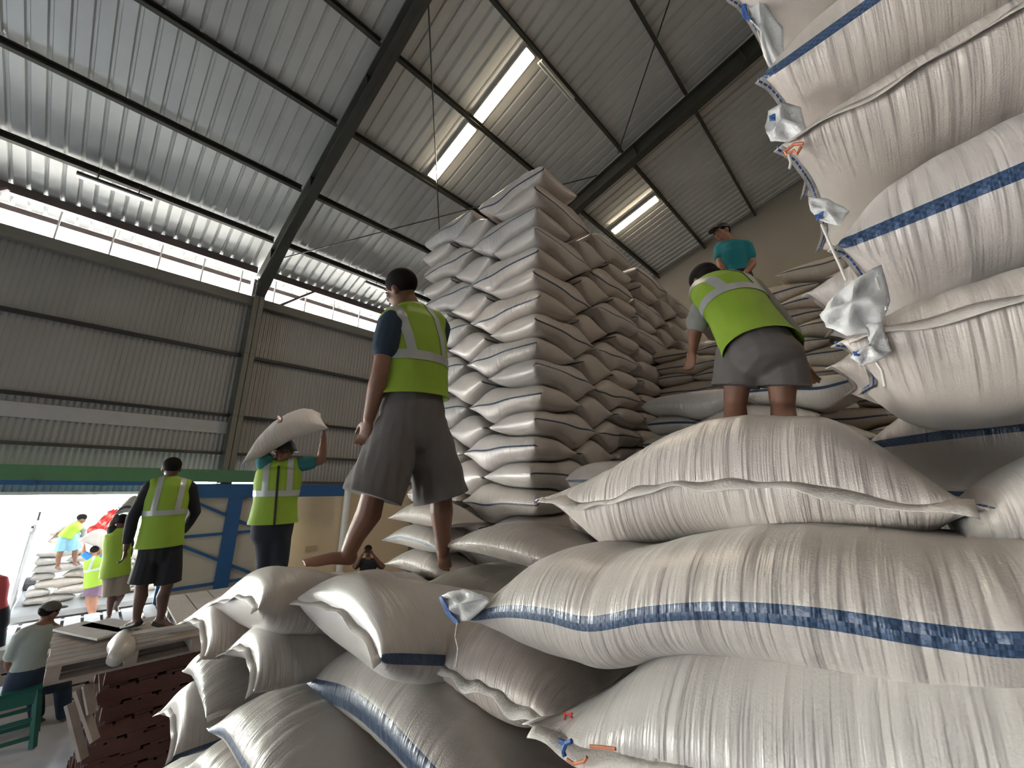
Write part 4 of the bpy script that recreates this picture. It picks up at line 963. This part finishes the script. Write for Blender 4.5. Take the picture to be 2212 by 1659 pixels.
free_sack('s', [at(168, 1166, 13.6), at(182, 1158, 13.3), at(226, 1160, 13.3), at(236, 1210, 13.7)], (0, .3, 1), 'white sack slung on the shoulder of the man by the truck', SACKP, .12, 6, .24)
free_sack('s', [at(250, 1108, 9.3), at(262, 1100, 9.7), at(300, 1080, 9.7), at(296, 1110, 9.3)], (0, 0, 1), 'grey-white sack above the worker in khaki shorts', SACK[2], .08, 9, .2)

def pallet(x0, x1, y0, y1, z, h, m, label, group, yaw=0, slats='x', gap=.35, n=8):
    root = empty('pallet', ((x0 + x1) / 2, (y0 + y1) / 2, z)); tag(root, label, 'pallet', group)
    w, d = (x1 - x0) / 2, (y1 - y0) / 2; t = .022
    rs = random.Random(int(z * 100 + y0 * 10))
    def add(nm, bm):
        o = bmo(nm, bm, m); o.parent = root; return o
    for lev in (h - t, 0):
        k = n if lev else 5; pw = 2 * d / k
        for i in range(k):
            bm = bmesh.new(); y = -d + pw * (i + .5); g = pw * (1 - gap * (.5 if lev else 1)) / 2; j = rs.uniform(-.01, .01)
            box(bm, -w + j, w + j, y - g, y + g, lev, lev + t)
            add('board', bm)
    for x in (-w + .05, 0, w - .05):
        bm = bmesh.new(); box(bm, x - .045, x + .045, -d, d, t, h - t); add('bearer', bm)
    root.rotation_euler = (0, 0, yaw); return root
for i in range(5):
    pallet(-6.85, -5.62 + .02 * (i % 2), .42 + .03 * (i % 3), 1.5, .55 + i * .15 - .0, .148, M_woodr, 'dark red pallet of the stack, %s from its top' % ['fifth', 'fourth', 'third', 'second', 'first'][i] , 'dark red stacked pallets', yaw=R(-90) * 0)
for i in range(4):
    pallet(-6.85, -5.65, .40 + .03 * (i % 2), 1.5, -.0 + i * .137, .135, M_woodr, 'dark red pallet in the lower part of the stack, %s above the floor' % ['resting', 'second', 'third', 'fourth'][i], 'dark red stacked pallets')
pallet(-6.075 - .55, -6.075 + .55, .6 - .525, .6 + .525, 1.30, .16, M_wood, 'grey slatted pallet topping the stack beside the seated man', None, n=8, yaw=R(90), gap=.2)
for (x0, x1, y0, y1, z, h, lb) in ((-7.0, -5.75, .92, 2.1, 1.462, .11, 'pale pallet the worker in black sleeves stands on'), (-7.0, -5.70, 2.12, 3.2, 1.462, .11, 'pale pallet right of the standing worker, partly behind the end-on sacks')):
    pallet(x0, x1, y0, y1, z, h, M_woodw, lb, None, n=5, gap=.12)
for (x0, x1, y0, y1, z0_, z1_) in ((-7.0, -5.75, 1.55, 3.2, .0, 1.455),):
    for i in range(9): pallet(x0, x1, y0 + .02 * (i % 2), y1, i * .162, .16, M_wood, 'weathered pallet under the pale ones, %s above the floor' % ['resting', 'second', 'third', 'fourth', 'fifth', 'sixth', 'seventh', 'eighth', 'ninth'][i], 'weathered stacked pallets')
# planks and loose things on the pallets
bm = bmesh.new(); p, q = onz(284, 1372, 1.59), onz(505, 1338, 1.59); bar(bm, p, q, .10, .035); tag(bmo('plank', bm, M_woodw), 'long pale frayed plank along the front of the pallets', 'plank')
for a, b, lb in (((150, 1352), (245, 1372), 'pale loose board left of the rolled sack on the pallets'), ((205, 1345), (285, 1358), 'pale loose board at the left foot of the worker on the pallets')):
    bm = bmesh.new(); p, q = onz(a[0], a[1], 1.50), onz(b[0], b[1], 1.50); bar(bm, p, q, .26, .02); tag(bmo('board', bm, M_woodw), lb, 'board', 'loose boards')
bm = bmesh.new(); p = onz(262, 1392, 1.52); tube(bm, [p + Vector((.28, -.05, -.04)), p + Vector((.18, 0, 0)), p, p + Vector((-.15, .03, 0))], [.06, .09, .10, .09], 18); tag(bmo('rolled_sack', bm, SACK[2], smooth=True), 'rolled empty sack lying on the corner of the grey pallet', 'sack')
for k, (a, b) in enumerate((((168, 1490), (205, 1600)), ((150, 1520), (180, 1640)), ((188, 1480), (200, 1540)))):
    bm = bmesh.new(); p, q = at(a[0], a[1], 5.6), at(b[0], b[1], 5.45); bar(bm, p, q, .07, .03); tag(bmo('broken_slat', bm, M_wood), ['long grey broken slat leaning on the red pallets', 'leftmost grey broken slat leaning on the red pallets', 'short grey broken slat under the top pallet'][k], 'slat', 'broken slats')
# platform of boards by the door
pallet(-10.0, -8.75, -1.6, 1.0, .70, .12, M_woodw, 'wide pale slatted platform at the doorway behind the seated man', None, n=12)
pallet(-10.0, -8.75, 1.05, 3.0, .70, .12, M_woodw, 'pale slatted platform at the doorway right of the khaki worker', None, n=10)
for i in range(4):
    pallet(-9.95, -8.8, -1.5, .95, i * .175, .172, M_wood, 'weathered pallet under the door platform, %s from the floor' % ['first', 'second', 'third', 'fourth'][i], 'pallets under the door platform', n=6)
    pallet(-9.95, -8.8, 1.1, 2.9, i * .175, .172, M_wood, 'weathered pallet under the right door platform, %s from the floor' % ['first', 'second', 'third', 'fourth'][i], 'pallets under the right door platform', n=6)
# green plastic stool
st = at(48, 1475, 7.85); zs = st.z - .04
root = empty('plastic_stool', (st.x, st.y, 0)); tag(root, 'green plastic stool under the seated man', 'stool')
bm = bmesh.new(); box(bm, -.17, .17, -.19, .19, zs - .03, zs); bmesh.ops.bevel(bm, geom=bm.edges[:], offset=.012, segments=2, affect='EDGES'); o = bmo('seat', bm, M_stool); o.parent = root
for sx_ in (-1, 1):
    for sy_ in (-1, 1):
        bm = bmesh.new(); a, b = Vector((sx_ * .13, sy_ * .14, zs - .02)), Vector((sx_ * .20, sy_ * .22, .01)); bar(bm, a, b, .05, .05); o = bmo('leg', bm, M_stool); o.parent = root
    for z in (.12, .3):
        bm = bmesh.new(); f = .20 - (z / zs) * .07; bar(bm, (sx_ * f, -f - .02, z), (sx_ * f, f + .02, z), .02, .04); o = bmo('rung', bm, M_stool); o.parent = root
bm = bmesh.new(); box(bm, .14, .16, -.16, .16, zs - .16, zs - .03); o = bmo('skirt', bm, M_stool); o.parent = root

# truck loaded with sacks outside
tr = empty('truck', (-14.5, .3, 0)); tag(tr, 'grey open-sided truck bed outside the doorway loaded with white sacks', 'truck')
M_trk = mat('truck_grey', (.30, .30, .31), .5, .2)
bm = bmesh.new(); box(bm, -17.5, -13.55, -.6, 2.3, .05, .16); bmo('bed', bm, M_trk, tr)
bm = bmesh.new(); bar(bm, (-13.55, -.62, .1), (-14.6, -.62, 1.9), .3, .05, (0, 1, 0)); bmo('side_gate', bm, M_trk, tr)
bm = bmesh.new(); box(bm, -17.5, -14.3, -.68, -.62, .16, 1.75); bmo('side_board', bm, M_trk, tr)
bm = bmesh.new(); bar(bm, (-17.5, -.65, 1.85), (-14.2, -.65, 1.85), .05, .05); bar(bm, (-15.4, -.65, 1.7), (-15.4, -.65, 2.1), .04, .04); bmo('rail', bm, M_dark, tr)
for yy in (-.5, 2.2):
    bm = bmesh.new(); M_ = Matrix.Translation((-16.6, yy, .0)) @ Matrix.Rotation(R(90), 4, 'X'); bmesh.ops.create_cone(bm, segments=24, radius1=.42, radius2=.42, depth=.22, matrix=M_, cap_ends=True); bmo('wheel', bm, M_dark, tr)
Tt = [(0, .8, 0, .75, 'x')]
def labk(k, i, isA, n): return 'white sack on the truck outside, %s layer from the top, %s' % (ORD[n - 1 - k], ['far left', 'middle left', 'middle right', 'far right'][i])
stack('truck', (-14.3, -.45), (0, 1), (-1, 0), [(0, .82, 0, .8, 'x'), (.84, 1.66, 0, .8, 'x'), (1.68, 2.5, 0, .8, 'x')], [(0, .40, 0, .8, 'x'), (.42, 1.24, 0, .8, 'x'), (1.26, 2.1, 0, .8, 'x')], 2.5, 9, .165, .17, 7, [SACK[1]], labk, 'sacks on the truck', amp=.03, jit=.06, nv=(18, 10))
stack('truckup', (-15.2, -.40), (0, 1), (-1, 0), [(0, .82, 0, .8, 'x'), (.84, 1.66, 0, .8, 'x')], [(0, .82, 0, .8, 'x'), (.84, 1.66, 0, .8, 'x')], 2.5, 9, .17, 1.33, 2, [SACK[1]], lambda k, i, a, n: 'white sack behind the man on the truck, %s, %s' % (['lower', 'upper'][k], ['left', 'right'][i]), 'upper rear sacks on the truck', amp=.02, nv=(18, 10))
# red and grey tarpaulins over the cab end
def tarp(name, pts, m, lab):
    bm = bmesh.new(); n = 10; a, b, c, d = [Vector(p) for p in pts]; g = []
    for i in range(n + 1):
        r_ = []
        for j in range(n + 1):
            f, h = i / n, j / n; p = (a * (1 - f) + b * f) * (1 - h) + (d * (1 - f) + c * f) * h
            p += Vector((.09 * math.sin(i * 1.9 + j * .4), 0, .03 * math.sin(j * 2.1 + i))); r_.append(bm.verts.new(p))
        g.append(r_)
    for i in range(n):
        for j in range(n): bm.faces.new((g[i][j], g[i + 1][j], g[i + 1][j + 1], g[i][j + 1]))
    return tag(bmo(name, bm, m, smooth=True), lab, 'tarp')
tarp('tarpaulin', [at(180, 1152, 14.6), at(240, 1100, 14.4), at(264, 1098, 14.6), at(228, 1150, 15)], M_tarp, 'bright red tarpaulin draped over the truck outside')
tarp('tarpaulin', [at(228, 1152, 13.9), at(262, 1100, 13.9), at(300, 1085, 14.2), at(290, 1140, 14.2)], M_gt, 'grey tarpaulin beside the red one on the truck')

# loose fabric flaps, twine and marks on the near sacks
def find(lbl):
    return next(o for o in bpy.data.objects if o.get('label') == lbl)
def flap(owner, px, Y, m, name='loose_flap', wob=.012, th=.002, lab=None):
    pts = [ony(a, b, Y + dy) for a, b, dy in px]; bm = bmesh.new(); c = sum(pts, Vector()) / len(pts)
    n = len(pts); ring = [bm.verts.new(p) for p in pts]; mid_ = [bm.verts.new(p.lerp(c, .5) + Vector((0, -wob * (1 if i % 2 else -.6), 0))) for i, p in enumerate(pts)]; cc = bm.verts.new(c + Vector((0, -wob, 0)))
    for i in range(n):
        bm.faces.new((ring[i], ring[(i + 1) % n], mid_[(i + 1) % n], mid_[i])); bm.faces.new((mid_[i], mid_[(i + 1) % n], cc))
    bmesh.ops.subdivide_edges(bm, edges=bm.edges[:], cuts=2, use_grid_fill=True)
    rs = random.Random(n)
    for v in bm.verts: v.co += Vector((rs.uniform(-1, 1), rs.uniform(-1, 1), rs.uniform(-1, 1))) * .0012
    gg = bmesh.ops.extrude_face_region(bm, geom=bm.faces[:])
    for e_ in gg['geom']:
        if isinstance(e_, bmesh.types.BMVert): e_.co += Vector((0, max(th, .002), 0))
    o = bmo(name, bm, m, smooth=True); rooted(owner, o)
    if lab: o['label'] = lab
    return o
M_flap = mat('flap_fabric', (.62, .62, .62), .4, bmp=.4, bscale=120)
s2 = find('long foreground sack with a checked blue stripe along its middle')
flap(s2, [(950, 1290, 0), (968, 1278, 0), (1000, 1272, .01), (1050, 1288, .02), (1060, 1300, .02), (1015, 1340, 0), (985, 1345, 0), (965, 1320, 0)], .66, M_flap)
flap(s2, [(947, 1290, 0), (955, 1288, 0), (972, 1322, 0), (992, 1345, 0), (984, 1349, 0), (962, 1325, 0)], .655, M_blue, 'blue_edge', 0, lab='blue edge of the loose flap')
bm = bmesh.new(); tube(bm, [ony(988, 1345, .65), ony(984, 1375, .64), ony(990, 1400, .63), ony(986, 1440, .63)], .0022, 5); o = bmo('string', bm, M_string); rooted(s2, o)
r4 = find('fourth sack of the right stack with the widest checked blue stripe'); r5 = find('fifth sack of the right stack, plain with a dusty ruffled hem')
r3 = find('third sack of the right stack, plain with a rolled ruffled hem'); r2 = find('second sack of the right stack with a slanting narrow blue stripe'); r1 = find('topmost sack of the right stack, cut by the top edge of the photo')
flap(r4, [(1905, 570, 0), (1850, 600, 0), (1800, 640, 0), (1770, 680, 0), (1785, 705, 0), (1830, 725, 0), (1895, 715, 0), (1925, 650, 0)], .93, M_flap, wob=.02)
flap(r5, [(1870, 700, 0), (1905, 695, 0), (1925, 760, 0), (1905, 775, 0), (1860, 790, 0), (1838, 772, 0), (1845, 755, 0), (1885, 745, 0)], .92, M_flap, wob=.01)
flap(r5, [(1843, 760, 0), (1860, 757, 0), (1856, 769, 0), (1845, 768, 0)], .915, M_blue, 'blue_mark', 0, lab='small blue mark')
flap(r3, [(1745, 425, 0), (1790, 430, 0), (1835, 455, 0), (1815, 490, 0), (1770, 475, 0), (1750, 455, 0)], 1.0, M_flap, wob=.01)
flap(r3, [(1760, 465, 0), (1780, 455, 0), (1776, 468, 0), (1764, 476, 0)], .99, M_blue, 'blue_mark', 0, lab='small blue mark')
flap(r2, [(1660, 240, 0), (1690, 220, 0), (1730, 230, 0), (1745, 290, 0), (1700, 305, 0), (1665, 305, 0), (1652, 275, 0)], .97, M_flap, wob=.02)
flap(r2, [(1662, 250, 0), (1675, 245, 0), (1674, 260, 0), (1663, 260, 0)], .955, M_blue, 'blue_mark', 0, lab='small blue mark')
flap(r1, [(1605, 5, 0), (1640, -10, 0), (1690, 60, 0), (1700, 180, 0), (1680, 190, 0), (1650, 120, 0), (1630, 50, 0), (1605, 35, 0)], .97, M_flap, wob=.015)
flap(r1, [(1602, 10, 0), (1612, 5, 0), (1615, 35, 0), (1625, 42, 0), (1615, 45, 0), (1602, 34, 0)], .96, M_blue, 'blue_mark', 0, lab='small blue mark')
for ow, pts, mm in ((r3, [(1735, 310), (1715, 312), (1695, 328), (1700, 335), (1715, 325), (1722, 333), (1730, 318)], M_orange), (r3, [(1703, 334), (1708, 350), (1706, 365)], M_string),
                    (r4, [(1775, 485), (1790, 520), (1815, 575), (1828, 606)], M_string), (r5, [(1885, 772), (1905, 800), (1912, 835)], M_string), (r4, [(1893, 600), (1905, 640), (1915, 670)], M_string)):
    bm = bmesh.new(); tube(bm, [ony(a, b, .93) for a, b in pts], .0035 if mm is not M_string else .0028, 6); o = bmo('twine', bm, mm); rooted(ow, o)
s4 = find('foreground sack with ruffled hem and a small red scribble, left below the striped sack')
M_red = mat('red_mark', (.6, .03, .02), .6)

o_ = bmesh.new()
for pl_ in ([(1216, 1540), (1226, 1543), (1236, 1541)], [(1222, 1545), (1219, 1556), (1224, 1560)], [(1235, 1543), (1231, 1549), (1237, 1550)]): tube(o_, [ony(a, b_, .705 + .0) + Vector((0, -.0, 0)) for a, b_ in pl_], .0018, 5)
o = bmo('red_scribble', o_, M_red); rooted(s4, o)
s3 = find('foreground sack along the bottom right edge of the photo')
for pts, mm in (([(1208, 1600), (1222, 1606), (1235, 1601)], M_blue), ([(1222, 1606), (1216, 1622), (1220, 1634)], M_blue), ([(1225, 1640), (1240, 1650), (1262, 1645), (1268, 1635)], M_orange), ([(1275, 1612), (1300, 1614), (1330, 1618)], M_orange)):
    bm = bmesh.new(); tube(bm, [ony(a, b_, .645) for a, b_ in pts], .004 if mm is M_blue else .0025, 6); o = bmo('twine' if mm is M_orange else 'blue_seam_end', bm, mm); rooted(s3, o)
